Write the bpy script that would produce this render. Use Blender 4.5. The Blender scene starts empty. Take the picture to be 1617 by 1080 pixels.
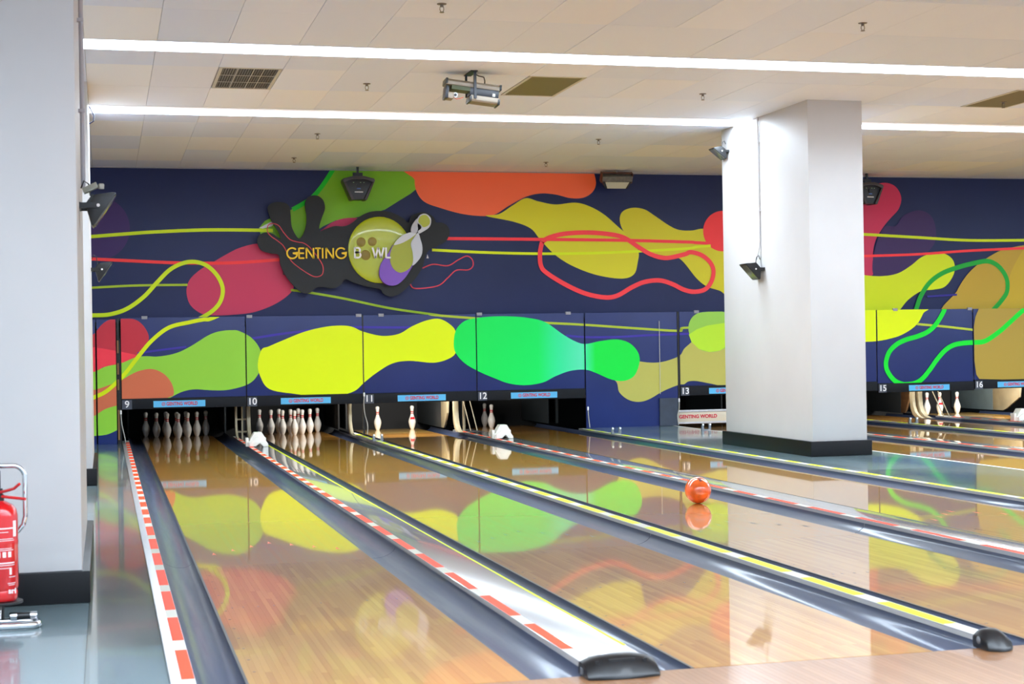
import bpy, bmesh, math, random
from mathutils import Vector, Matrix
from mathutils.geometry import tessellate_polygon
random.seed(7)
SC = bpy.context.scene
COL = SC.collection

# ------------------------------------------------------------------ camera, world, exposure, area lights
YAW, PITCH, ROLL, FPX = .2528, .0031, -.0161, 2490.76
fw = Vector((math.sin(YAW)*math.cos(PITCH), math.cos(YAW)*math.cos(PITCH), math.sin(PITCH)))
rt = Vector((math.cos(YAW), -math.sin(YAW), 0)); up = rt.cross(fw)
cr, sr = math.cos(ROLL), math.sin(ROLL)
rt, up = rt*cr+up*sr, up*cr-rt*sr
cam_data = bpy.data.cameras.new('camera'); cam = bpy.data.objects.new('camera', cam_data); COL.objects.link(cam)
M4 = Matrix.Identity(4)
for i in range(3):
    M4[i][0] = rt[i]; M4[i][1] = up[i]; M4[i][2] = -fw[i]
M4.translation = Vector((-.5265, -5.9488, 1.2993))
cam.matrix_world = M4
cam_data.sensor_width = 36; cam_data.lens = FPX*36/1617
cam_data.clip_end = 200
cam_data.dof.use_dof = True; cam_data.dof.focus_distance = 17; cam_data.dof.aperture_fstop = 5.6
SC.camera = cam
W = bpy.data.worlds.new('World'); SC.world = W; W.use_nodes = True
bg = W.node_tree.nodes['Background']; bg.inputs[0].default_value = (.70, .85, 1, 1); bg.inputs[1].default_value = 1.0
SC.view_settings.view_transform = 'Standard'; SC.view_settings.look = 'None'
SC.view_settings.gamma = 1; SC.view_settings.use_curve_mapping = False
SC.view_settings.exposure = 0.4
SC.cycles.max_bounces = 10; SC.cycles.diffuse_bounces = 6; SC.cycles.glossy_bounces = 5
SC.cycles.caustics_reflective = False; SC.cycles.caustics_refractive = False
SC.cycles.sample_clamp_indirect = 4
SC.cycles.use_denoising = True
STRIP_STRENGTH = 27.0
STRIPS = [(-6.9, -6.4), (-3.5, -3.0), (-1.45, -1.0), (4.0, 4.5), (7.74, 8.19), (11.38, 11.94)]

for a_, c_ in STRIPS:                       # the tubes behind each strip's diffuser
    l = bpy.data.lights.new('strip_tubes', 'AREA'); l.shape = 'RECTANGLE'; l.size = 25.0; l.size_y = c_-a_-.02; l.color = (.72, .86, 1)
    l.energy = STRIP_STRENGTH*math.pi*l.size*l.size_y
    o = bpy.data.objects.new('strip_tubes', l); COL.objects.link(o); o.location = (9.3, (a_+c_)/2, 3.943+(.045 if a_ > 11 else .112))

# pit lamps of the machines that are lit (lanes 11, 15, 16)
def pit_lamp(x, e):
    l = bpy.data.lights.new('pit_lamp', 'AREA'); l.energy = e; l.shape = 'RECTANGLE'; l.size = 1.0; l.size_y = .08; l.color = (1, .97, .9)
    o = bpy.data.objects.new('pit_lamp', l); COL.objects.link(o); o.location = (x, 17.05, .9); o.rotation_euler = (math.radians(52), 0, 0)
for x, e in ((3.85, 60), (12.0, 25), (13.87, 70)): pit_lamp(x, e)

# ------------------------------------------------------------------ helpers
def lin(c):
    return tuple(((v/255/12.92) if v <= 10.3 else ((v/255+.055)/1.055)**2.4) for v in c)
MATS = {}
def mat(name, rgb, rough=.5, metal=0, coat=0, spec=.5, emit=0, noise=0, nscale=(6, 6, 6), bump=0, rvar=0, coat_rough=.05):
    if name in MATS: return MATS[name]
    m = bpy.data.materials.new(name); m.use_nodes = True; nt = m.node_tree; b = nt.nodes['Principled BSDF']
    c = lin(rgb)+(1,)
    b.inputs['Base Color'].default_value = c; b.inputs['Roughness'].default_value = rough; b.inputs['Metallic'].default_value = metal
    b.inputs['Coat Weight'].default_value = coat; b.inputs['Coat Roughness'].default_value = coat_rough
    b.inputs['Specular IOR Level'].default_value = spec
    if emit:
        b.inputs['Emission Color'].default_value = (.72, .86, 1, 1); b.inputs['Emission Strength'].default_value = emit
    if noise or bump or rvar:
        g = nt.nodes.new('ShaderNodeNewGeometry'); mp = nt.nodes.new('ShaderNodeVectorMath'); mp.operation = 'MULTIPLY'; mp.inputs[1].default_value = nscale
        nz = nt.nodes.new('ShaderNodeTexNoise'); nz.inputs['Scale'].default_value = 1; nz.inputs['Detail'].default_value = 5
        nt.links.new(g.outputs['Position'], mp.inputs[0]); nt.links.new(mp.outputs[0], nz.inputs['Vector'])
        if noise:
            mr = nt.nodes.new('ShaderNodeMapRange'); mr.inputs[1].default_value = .3; mr.inputs[2].default_value = .7
            mr.inputs[3].default_value = 1-noise; mr.inputs[4].default_value = 1+noise*.5
            mx = nt.nodes.new('ShaderNodeVectorMath'); mx.operation = 'SCALE'; mx.inputs[0].default_value = c[:3]
            nt.links.new(nz.outputs[0], mr.inputs[0]); nt.links.new(mr.outputs[0], mx.inputs['Scale']); nt.links.new(mx.outputs[0], b.inputs['Base Color'])
        if bump:
            bp = nt.nodes.new('ShaderNodeBump'); bp.inputs['Strength'].default_value = bump; bp.inputs['Distance'].default_value = .002
            nt.links.new(nz.outputs[0], bp.inputs['Height']); nt.links.new(bp.outputs[0], b.inputs['Normal'])
        if rvar:
            m2 = nt.nodes.new('ShaderNodeMapRange'); m2.inputs[1].default_value = .35; m2.inputs[2].default_value = .7
            m2.inputs[3].default_value = rough; m2.inputs[4].default_value = rough+rvar
            nt.links.new(nz.outputs[0], m2.inputs[0]); nt.links.new(m2.outputs[0], b.inputs['Roughness'])
    MATS[name] = m
    return m

def wood(name, dark, light, rough=.16, coat=1, pitch=.0272, crough=.035, strength=1.0, piece=1.1):
    """strip flooring: each board of the lattice gets its own tone, with lengthwise grain"""
    m = bpy.data.materials.new(name); m.use_nodes = True; nt = m.node_tree; N = nt.nodes; Lk = nt.links; b = N['Principled BSDF']
    g = N.new('ShaderNodeNewGeometry'); sp = N.new('ShaderNodeSeparateXYZ'); Lk.new(g.outputs['Position'], sp.inputs[0])
    d = N.new('ShaderNodeMath'); d.operation = 'DIVIDE'; d.inputs[1].default_value = pitch; Lk.new(sp.outputs[0], d.inputs[0])
    fl = N.new('ShaderNodeMath'); fl.operation = 'FLOOR'; Lk.new(d.outputs[0], fl.inputs[0])
    # lengthwise pieces, offset per board
    wn = N.new('ShaderNodeTexWhiteNoise'); wn.noise_dimensions = '1D'; Lk.new(fl.outputs[0], wn.inputs['W'])
    yo = N.new('ShaderNodeMath'); yo.operation = 'MULTIPLY_ADD'; yo.inputs[1].default_value = 1/piece; Lk.new(sp.outputs[1], yo.inputs[0])
    ym = N.new('ShaderNodeMath'); ym.operation = 'MULTIPLY'; ym.inputs[1].default_value = 7; Lk.new(wn.outputs[0], ym.inputs[0]); Lk.new(ym.outputs[0], yo.inputs[2])
    yf = N.new('ShaderNodeMath'); yf.operation = 'FLOOR'; Lk.new(yo.outputs[0], yf.inputs[0])
    cb = N.new('ShaderNodeCombineXYZ'); Lk.new(fl.outputs[0], cb.inputs[0]); Lk.new(yf.outputs[0], cb.inputs[1])
    w2 = N.new('ShaderNodeTexWhiteNoise'); w2.noise_dimensions = '2D'; Lk.new(cb.outputs[0], w2.inputs['Vector'])
    mp = N.new('ShaderNodeVectorMath'); mp.operation = 'MULTIPLY'; mp.inputs[1].default_value = (60, 1.4, 1); Lk.new(g.outputs['Position'], mp.inputs[0])
    nz = N.new('ShaderNodeTexNoise'); nz.inputs['Scale'].default_value = 1; nz.inputs['Detail'].default_value = 1; Lk.new(mp.outputs[0], nz.inputs['Vector'])
    a = N.new('ShaderNodeMath'); a.operation = 'MULTIPLY_ADD'; a.inputs[1].default_value = .3; Lk.new(nz.outputs[0], a.inputs[0])
    s = N.new('ShaderNodeMath'); s.operation = 'MULTIPLY'; s.inputs[1].default_value = .62*strength; Lk.new(w2.outputs[0], s.inputs[0]); Lk.new(s.outputs[0], a.inputs[2])
    cr_ = N.new('ShaderNodeValToRGB'); e = cr_.color_ramp.elements
    e[0].position = .05; e[0].color = lin(dark)+(1,); e[1].position = .95; e[1].color = lin(light)+(1,)
    Lk.new(a.outputs[0], cr_.inputs[0]); Lk.new(cr_.outputs[0], b.inputs['Base Color'])
    b.inputs['Roughness'].default_value = .35; b.inputs['Specular IOR Level'].default_value = .3
    b.inputs['Coat Weight'].default_value = coat; b.inputs['Coat Roughness'].default_value = crough; b.inputs['Coat IOR'].default_value = 1.85
    return m

class MB:
    def __init__(s): s.v = []; s.f = []; s.m = []
    def add(s, vs, fs, mi=0):
        o = len(s.v); s.v += [tuple(v) for v in vs]
        for f in fs: s.f.append(tuple(o+i for i in f)); s.m.append(mi)
        return s
    def box(s, x0, x1, y0, y1, z0, z1, mi=0):
        return s.add([(x0,y0,z0),(x1,y0,z0),(x1,y1,z0),(x0,y1,z0),(x0,y0,z1),(x1,y0,z1),(x1,y1,z1),(x0,y1,z1)],
                     [(0,3,2,1),(4,5,6,7),(0,1,5,4),(1,2,6,5),(2,3,7,6),(3,0,4,7)], mi)
    def prism(s, poly, axis, a, b, mi=0):
        """extrude a closed 2D outline along an axis: 'y' takes (x,z), 'x' takes (y,z), 'z' takes (x,y)"""
        def P(u, v, w): return (u, w, v) if axis == 'y' else ((w, u, v) if axis == 'x' else (u, v, w))
        n = len(poly); tr = tessellate_polygon([[Vector((u, v, 0)) for u, v in poly]])
        vs = [P(u, v, a) for u, v in poly]+[P(u, v, b) for u, v in poly]
        fs = [tuple(t) for t in tr]+[tuple(i+n for i in reversed(t)) for t in tr]
        fs += [(i, (i+1) % n, (i+1) % n+n, i+n) for i in range(n)]
        return s.add(vs, fs, mi)
    def lathe(s, prof, n=20, c=(0, 0, 0), mi=0, a0=0, a1=2*math.pi):
        full = abs(a1-a0-2*math.pi) < 1e-6; k = n if full else n+1; vs = []; fs = []
        for r, z in prof:
            for i in range(k):
                t = a0+(a1-a0)*i/n; vs.append((c[0]+r*math.cos(t), c[1]+r*math.sin(t), c[2]+z))
        for j in range(len(prof)-1):
            for i in range(n):
                i2 = (i+1) % k; fs.append((j*k+i, j*k+i2, (j+1)*k+i2, (j+1)*k+i))
        if full: fs.append(tuple(range(k-1, -1, -1))); fs.append(tuple((len(prof)-1)*k+i for i in range(k)))
        return s.add(vs, fs, mi)
    def tube(s, path, r, n=8, mi=0, caps=True):
        path = [Vector(p) for p in path]; vs = []; fs = []; prev = None
        for i, p in enumerate(path):
            d = (path[min(i+1, len(path)-1)]-path[max(i-1, 0)]).normalized()
            if prev is None:
                u = d.cross(Vector((0, 0, 1)));  u = d.cross(Vector((1, 0, 0))) if u.length < .1 else u
            else: u = prev-d*prev.dot(d)
            u.normalize(); prev = u; w = d.cross(u); rr = r[i] if isinstance(r, (list, tuple)) else r
            for k in range(n):
                t = 2*math.pi*k/n; vs.append(p+u*math.cos(t)*rr+w*math.sin(t)*rr)
        for i in range(len(path)-1):
            for k in range(n): fs.append((i*n+k, i*n+(k+1) % n, (i+1)*n+(k+1) % n, (i+1)*n+k))
        if caps: fs.append(tuple(range(n-1, -1, -1))); fs.append(tuple((len(path)-1)*n+k for k in range(n)))
        return s.add(vs, fs, mi)
    def xf(s, M):
        s.v = [tuple(M @ Vector(v)) for v in s.v]; return s
    def build(s, name, mats, parent=None, bevel=0, smooth=False, seg=2):
        me = bpy.data.meshes.new(name); me.from_pydata(s.v, [], s.f)
        mats = mats if isinstance(mats, (list, tuple)) else [mats]
        for m in mats: me.materials.append(m)
        me.polygons.foreach_set('material_index', s.m)
        bm = bmesh.new(); bm.from_mesh(me); bmesh.ops.recalc_face_normals(bm, faces=bm.faces)
        if bevel:
            ed = [e for e in bm.edges if len(e.link_faces) == 2 and e.calc_face_angle(0) > .5]
            bmesh.ops.bevel(bm, geom=ed, offset=bevel, segments=seg, affect='EDGES', profile=.6, clamp_overlap=True)
        bm.to_mesh(me); bm.free()
        if smooth or bevel:
            me.polygons.foreach_set('use_smooth', [True]*len(me.polygons))
            me.set_sharp_from_angle(angle=math.radians(38))
        me.update()
        o = bpy.data.objects.new(name, me); COL.objects.link(o)
        if parent: o.parent = parent; o.matrix_parent_inverse = parent.matrix_world.inverted() if False else Matrix.Translation(-parent.location) if parent.rotation_euler.z == 0 else Matrix()
        return o
def tag(o, label=None, cat=None, group=None, kind=None):
    if label: o['label'] = label
    if cat: o['category'] = cat
    if group: o['group'] = group
    if kind: o['kind'] = kind
    return o
def thing(name, label, cat, loc=(0, 0, 0), group=None):
    o = bpy.data.objects.new(name, None); COL.objects.link(o); o.location = loc; o.empty_display_size = .1
    return tag(o, label, cat, group)
def struct(o): o['kind'] = 'structure'; return o
def dup(root, loc, label=None, group=None):
    """copy a thing built around its own origin, with its parts and their sub-parts"""
    r = root.copy(); COL.objects.link(r); r.location = loc
    if label: r['label'] = label
    if group: r['group'] = group
    for ch in list(root.children):
        c = ch.copy(); COL.objects.link(c); c.parent = r
        for g in list(ch.children):
            d = g.copy(); COL.objects.link(d); d.parent = c
    return r

def catmull(pts, n=6, closed=True):
    out = []; N = len(pts)
    rng = range(N) if closed else range(N-1)
    for i in rng:
        if closed: a, b, c, d = pts[i-1], pts[i], pts[(i+1) % N], pts[(i+2) % N]
        else: a, b, c, d = pts[max(i-1, 0)], pts[i], pts[i+1], pts[min(i+2, N-1)]
        for k in range(n):
            t = k/n; t2 = t*t; t3 = t2*t
            out.append(tuple(.5*(2*b[q]+(c[q]-a[q])*t+(2*a[q]-5*b[q]+4*c[q]-d[q])*t2+(3*b[q]-a[q]-3*c[q]+d[q])*t3) for q in (0, 1)))
    if not closed: out.append(pts[-1])
    return out
def clip(poly, r):
    x0, x1, z0, z1 = r
    for ax, v, sg in ((0, x0, 1), (0, x1, -1), (1, z0, 1), (1, z1, -1)):
        out = []
        for i in range(len(poly)):
            a, b = poly[i-1], poly[i]; da, db = (a[ax]-v)*sg, (b[ax]-v)*sg
            if (da >= 0) != (db >= 0):
                t = da/(da-db); out.append((a[0]+(b[0]-a[0])*t, a[1]+(b[1]-a[1])*t))
            if db >= 0: out.append(b)
        poly = out
        if len(poly) < 3: return []
    return poly
def ribbon(pts, w):
    p = catmull(pts, 8, False); qs = []; sides = []
    for i in range(len(p)):
        a = Vector(p[max(i-1, 0)]); b = Vector(p[min(i+1, len(p)-1)]); d = (b-a).normalized(); n = Vector((-d.y, d.x))*w/2
        c = Vector(p[i]); sides.append((tuple(c+n), tuple(c-n)))
    for i in range(len(p)-1): qs.append([sides[i][0], sides[i+1][0], sides[i+1][1], sides[i][1]])
    return qs
def print_faces(mb, shape, rect, y, mi):
    """one flat printed shape, cut to the rectangle of the board that carries it"""
    col, k, pts, w = shape; n = 0
    polys = ribbon(pts, w) if k == 'l' else [catmull(pts, 6) if k == 's' else pts]
    for poly in polys:
        c = clip([tuple(q) for q in poly], rect)
        if len(c) < 3: continue
        if k == 'l': mb.add([(x, y, z) for x, z in c], [tuple(range(len(c)))], mi)
        else: mb.add([(x, y, z) for x, z in c], [tuple(t) for t in tessellate_polygon([[Vector((x, z, 0)) for x, z in c]])], mi)
        n += 1
    return n
def flat_mesh(mb, name, mats, parent):
    """printed faces keep their winding towards the hall (-Y)"""
    fs = []
    for f in mb.f:
        a, b, c = (Vector(mb.v[f[i]]) for i in (0, 1, 2)); n = (b-a).cross(c-a)
        fs.append(f if n.y <= 0 else tuple(reversed(f)))
    me = bpy.data.meshes.new(name); me.from_pydata(mb.v, [], fs)
    for m in mats: me.materials.append(m)
    me.polygons.foreach_set('material_index', mb.m); me.update()
    o = bpy.data.objects.new(name, me); COL.objects.link(o)
    if parent: o.parent = parent; o.matrix_parent_inverse = Matrix.Translation(-parent.location)
    return o
def text(name, s, size, loc, m, parent, bold=0, extrude=.001, align='CENTER', sx=1, fit=None):
    cu = bpy.data.curves.new(name, 'FONT'); cu.body = s; cu.size = size; cu.offset = bold; cu.extrude = extrude; cu.align_x = align; cu.align_y = 'CENTER'
    t = bpy.data.objects.new(name, cu); COL.objects.link(t)
    me = bpy.data.meshes.new_from_object(t); bpy.data.objects.remove(t); bpy.data.curves.remove(cu)
    if fit:
        xs_ = [v.co.x for v in me.vertices]; sx = fit/(max(xs_)-min(xs_))
    me.transform(Matrix.Translation(loc) @ Matrix.Rotation(math.pi/2, 4, 'X') @ Matrix.Scale(sx, 4, (1, 0, 0)))
    me.materials.clear(); me.materials.append(m); me.name = name
    o = bpy.data.objects.new(name, me); COL.objects.link(o); o.parent = parent
    o.matrix_parent_inverse = Matrix.Translation(-parent.location)
    return o

# ------------------------------------------------------------------ materials
K = .86
white_paint = mat('white_paint', (196, 194, 193), .45, noise=.05, nscale=(1.5, 1.5, 1.2), bump=.15)
navy = mat('navy_print', (24, 36, 84), .4, spec=.3, noise=.12, nscale=(.8, .8, .8))
navy_low = mat('navy_panel', (32, 48, 108), .38, spec=.35, noise=.12, nscale=(1.2, 1.2, 1.2))
black_plastic = mat('black_plastic', (14, 14, 16), .35)
black_matte = mat('black_matte', (14, 14, 16), .7)
dark_grey = mat('dark_grey', (46, 50, 56), .5)
mid_grey = mat('mid_grey', (110, 114, 118), .5)
alu = mat('aluminium', (205, 206, 208), .32, metal=.6, noise=.08, nscale=(30, 2, 30))
chrome = mat('chrome', (225, 225, 228), .08, metal=1)
lane_front = wood('maple_lane_boards', (172, 112, 42), (206, 156, 80))
lane_back = wood('pine_lane_boards', (196, 132, 46), (184, 140, 76), strength=1.0, piece=2.6)
approach_wood = wood('approach_boards', (144, 98, 62), (172, 126, 88), crough=.12, strength=.8)
lit_deck_wood = mat('pin_deck', (244, 196, 104), .25, coat=1, noise=.15, nscale=(40, 1.5, 1))  # decks in the lit pits: lamp light put into a paler wood colour
gutter_mat = mat('gutter_plastic', (44, 54, 78), .45, noise=.2, nscale=(18, .8, 5), coat=.3, coat_rough=.1, rvar=.15)
cap_white = mat('cap_white', (168, 167, 168), .14, coat=.8, noise=.06, nscale=(9, 2, 5))
cap_cream = mat('cap_cream', (214, 212, 198), .3)
tape_orange = mat('tape_orange', (255, 66, 16), .5, spec=.2)
tape_yellow = mat('tape_yellow', (222, 240, 10), .5, spec=.2)
floor_mat = mat('epoxy_floor', (120, 138, 142), .10, noise=.1, nscale=(1.2, .5, 1), coat=.5, rvar=.15)
floor_mat2 = mat('epoxy_floor_grey', (118, 126, 122), .10, noise=.12, nscale=(1.5, .6, 1), coat=.5, rvar=.15)
baseb = mat('black_skirting', (12, 12, 15), .4, spec=.3, noise=.2, nscale=(3, 3, 8))
beige = mat('beige_frame', (152, 142, 116), .5, noise=.2, nscale=(5, 5, 5))
pin_white = mat('pin_white', (232, 231, 226), .18, coat=.6)
pin_red = mat('pin_red', (215, 30, 44), .3)
cyan = mat('label_cyan', (92, 190, 240), .5)
red_ink = mat('red_ink', (205, 24, 58), .5)
white_ink = mat('white_ink', (245, 245, 245), .5)

# ------------------------------------------------------------------ the mural's printed shapes: (colour, kind, outline in x and z metres, stroke width)
MURAL_UPPER = [
    ((60,34,98),'s',[(-0.154,3.067),(-0.175,2.933),(-0.233,2.813),(-0.321,2.717),(-0.431,2.656),(-0.552,2.635),(-0.673,2.657),(-0.78,2.718),(-0.864,2.813),(-0.918,2.932),(-0.935,3.064),(-0.914,3.197),(-0.857,3.317),(-0.77,3.412),(-0.661,3.474),(-0.54,3.496),(-0.419,3.476),(-0.311,3.415),(-0.225,3.32),(-0.171,3.2)],0),
    ((150,190,60),'p',[(1.675,3.087),(1.822,3.215),(1.963,2.933),(1.818,2.96),(1.692,2.996)],0),
    ((126,190,32),'p',[(2.769,3.997),(4.046,4.013),(3.985,3.815),(4.002,3.674),(3.905,3.597),(3.732,3.492),(3.52,3.36),(3.302,3.293),(3.066,3.236),(2.784,3.197),(2.606,3.113),(2.503,3.047),(2.316,2.936),(1.947,2.898),(1.693,2.972),(1.667,3.082),(1.751,3.183),(1.953,3.285),(2.138,3.351),(2.333,3.454),(2.512,3.622),(2.654,3.8)],0),
    ((10,200,30),'l',[(2.787,3.997),(2.72,3.884),(2.578,3.679),(2.436,3.52),(2.305,3.435),(2.156,3.351)],0.0649),
    ((228,232,240),'p',[(1.667,3.082),(1.842,3.174),(1.878,3.147),(1.859,3.11),(1.721,3.073)],0),
    ((205,50,92),'s',[(2.549,3.01),(2.643,3.104),(2.737,3.169),(2.859,3.216),(2.991,3.235),(3.122,3.227),(3.064,3.161),(2.923,3.086)],0),
    ((205,55,92),'s',[(1.619,2.852),(1.376,2.79),(1.193,2.699),(1.011,2.592),(0.83,2.486),(0.679,2.35),(0.623,2.199),(0.645,2.032),(0.717,1.925),(0.85,1.839),(1.0,1.819),(1.27,1.828),(1.573,1.862),(1.88,1.976),(2.097,2.128),(2.151,2.251),(2.041,2.467),(1.983,2.713),(1.863,2.836)],0),
    ((255,114,70),'s',[(3.997,4.027),(3.971,3.806),(3.997,3.633),(4.116,3.477),(4.372,3.384),(4.662,3.307),(4.954,3.273),(5.184,3.293),(5.416,3.432),(5.683,3.568),(5.916,3.619),(6.15,3.604),(6.384,3.552),(6.586,3.56),(6.73,3.642),(6.793,3.772),(6.762,3.95),(6.696,4.062)],0),
    ((222,218,38),'s',[(5.051,3.274),(5.258,3.304),(5.477,3.439),(5.677,3.546),(5.875,3.499),(6.144,3.453),(6.456,3.484),(6.687,3.428),(6.919,3.303),(7.15,3.109),(7.363,2.925),(7.462,2.739),(7.449,2.583),(7.384,2.388),(7.178,2.321),(6.771,2.381),(6.399,2.518),(6.131,2.682),(5.905,2.903),(5.748,3.086),(5.473,3.19)],0),
    ((218,210,36),'s',[(7.182,3.139),(7.174,3.285),(7.247,3.373),(7.402,3.413),(7.577,3.385),(7.74,3.288),(7.966,3.142),(8.132,3.073),(8.341,3.064),(8.583,3.085),(8.95,2.907),(9.156,2.51),(9.04,1.965),(8.809,2.115),(8.588,2.186),(8.412,2.315),(8.206,2.562),(8.072,2.651),(7.792,2.69),(7.464,2.808),(7.281,2.973)],0),
    ((255,62,66),'s',[(9.187,3.057),(9.169,2.958),(9.12,2.87),(9.046,2.799),(8.953,2.754),(8.852,2.739),(8.75,2.754),(8.66,2.799),(8.589,2.869),(8.544,2.957),(8.53,3.055),(8.547,3.153),(8.595,3.241),(8.669,3.311),(8.761,3.357),(8.863,3.373),(8.964,3.358),(9.055,3.313),(9.127,3.243),(9.172,3.155)],0),
    ((214,238,14),'l',[(-0.834,2.942),(-0.652,2.955),(-0.195,2.992),(0.245,3.023),(0.989,3.052),(1.866,3.046)],0.0488),
    ((255,60,62),'l',[(-0.838,2.641),(-0.657,2.635),(-0.055,2.604),(0.534,2.578),(1.282,2.577),(1.982,2.624)],0.0454),
    ((172,198,38),'l',[(-0.844,2.223),(-0.663,2.231),(-0.06,2.258),(0.636,2.263)],0.0325),
    ((158,192,36),'l',[(2.113,2.18),(2.374,2.141),(2.86,2.054),(3.581,1.898),(4.25,1.797),(4.346,1.777)],0.0338),
    ((216,240,10),'l',[(-0.85,1.851),(-0.668,1.84),(-0.445,1.852),(-0.211,1.928),(0.025,2.097),(0.205,2.292),(0.384,2.473),(0.564,2.569),(0.742,2.593),(0.921,2.532),(1.068,2.379),(1.135,2.196),(1.093,2.013),(0.971,1.877),(0.775,1.761),(0.669,1.707)],0.0582),
    ((255,62,74),'l',[(4.397,2.933),(5.905,2.922),(7.118,2.911),(8.213,2.886),(8.421,2.874),(8.649,2.864)],0.0473),
    ((225,244,8),'l',[(4.217,2.762),(5.109,2.721),(6.101,2.704),(7.115,2.726),(8.211,2.781),(8.42,2.808),(8.649,2.828)],0.0409),
    ((255,66,76),'l',[(5.921,2.887),(5.884,2.71),(5.898,2.518),(5.996,2.405),(6.294,2.227),(6.595,2.096),(6.899,2.035),(7.104,2.06),(7.346,2.188),(7.553,2.268),(7.796,2.29),(8.003,2.233),(8.199,2.142),(8.373,2.111),(8.549,2.15),(8.657,2.281),(8.688,2.445),(8.627,2.577),(8.488,2.683),(8.314,2.726),(8.21,2.692),(7.906,2.637),(7.664,2.693),(7.459,2.807),(7.222,2.953),(6.95,3.008),(6.611,3.027),(6.274,3.007),(6.038,2.951),(5.921,2.887)],0.0693),
    ((220,60,80),'l',[(4.068,2.491),(4.23,2.548),(4.455,2.528),(4.618,2.616),(4.749,2.67),(4.829,2.616),(4.837,2.521),(4.762,2.464),(4.583,2.458),(4.452,2.348),(4.321,2.238),(4.128,2.198),(3.935,2.193),(3.879,2.256)],0.0162),
    ((235,235,245),'p',[(4.129,2.637),(4.144,2.699),(4.165,2.637)],0),
    ((205,48,90),'s',[(11.024,3.72),(11.396,3.791),(11.657,3.841),(11.843,3.779),(11.941,3.609),(11.893,3.422),(11.759,3.285),(11.607,3.121),(11.472,2.91),(11.42,2.673),(11.414,2.362),(10.999,2.363)],0),
    ((58,34,90),'s',[(11.831,3.149),(11.985,3.32),(12.25,3.4),(12.457,3.322),(12.548,3.117),(12.525,2.877),(12.35,2.689),(12.005,2.4),(11.629,2.333),(11.425,2.361),(11.439,2.707),(11.606,3.114)],0),
    ((190,158,48),'s',[(12.73,1.677),(12.91,2.087),(13.107,2.361),(13.342,2.55),(13.655,2.723),(13.89,2.792),(14.282,2.844),(14.915,2.81),(14.892,1.653)],0),
    ((200,170,40),'s',[(13.635,1.667),(13.798,2.081),(13.962,2.497),(14.282,2.844),(14.915,2.81),(14.892,1.653)],0),
    ((214,234,10),'s',[(11.0,2.387),(11.295,2.352),(11.592,2.34),(11.855,2.383),(12.082,2.502),(12.274,2.638),(12.464,2.699),(12.692,2.699),(12.843,2.603),(12.879,2.448),(12.818,2.294),(12.682,2.157),(12.491,2.117),(12.263,2.092),(12.035,1.957),(11.881,1.795),(11.729,1.653),(10.986,1.662)],0),
    ((212,234,14),'l',[(10.938,3.028),(11.307,3.008),(12.204,2.963),(13.156,2.916),(14.323,2.921)],0.0451),
    ((255,60,66),'l',[(10.931,2.65),(11.3,2.663),(12.199,2.689),(13.153,2.747),(14.321,2.795)],0.041),
    ((46,36,140),'l',[(12.375,2.005),(12.909,2.032)],0.031),
    ((14,168,48),'l',[(12.124,1.717),(12.183,1.836),(12.262,2.023),(12.417,2.227),(12.648,2.38),(12.956,2.482),(13.265,2.55),(13.497,2.574),(13.689,2.48),(13.822,2.289),(13.825,2.081),(13.717,1.926),(13.539,1.754)],0.0766),
]
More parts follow.
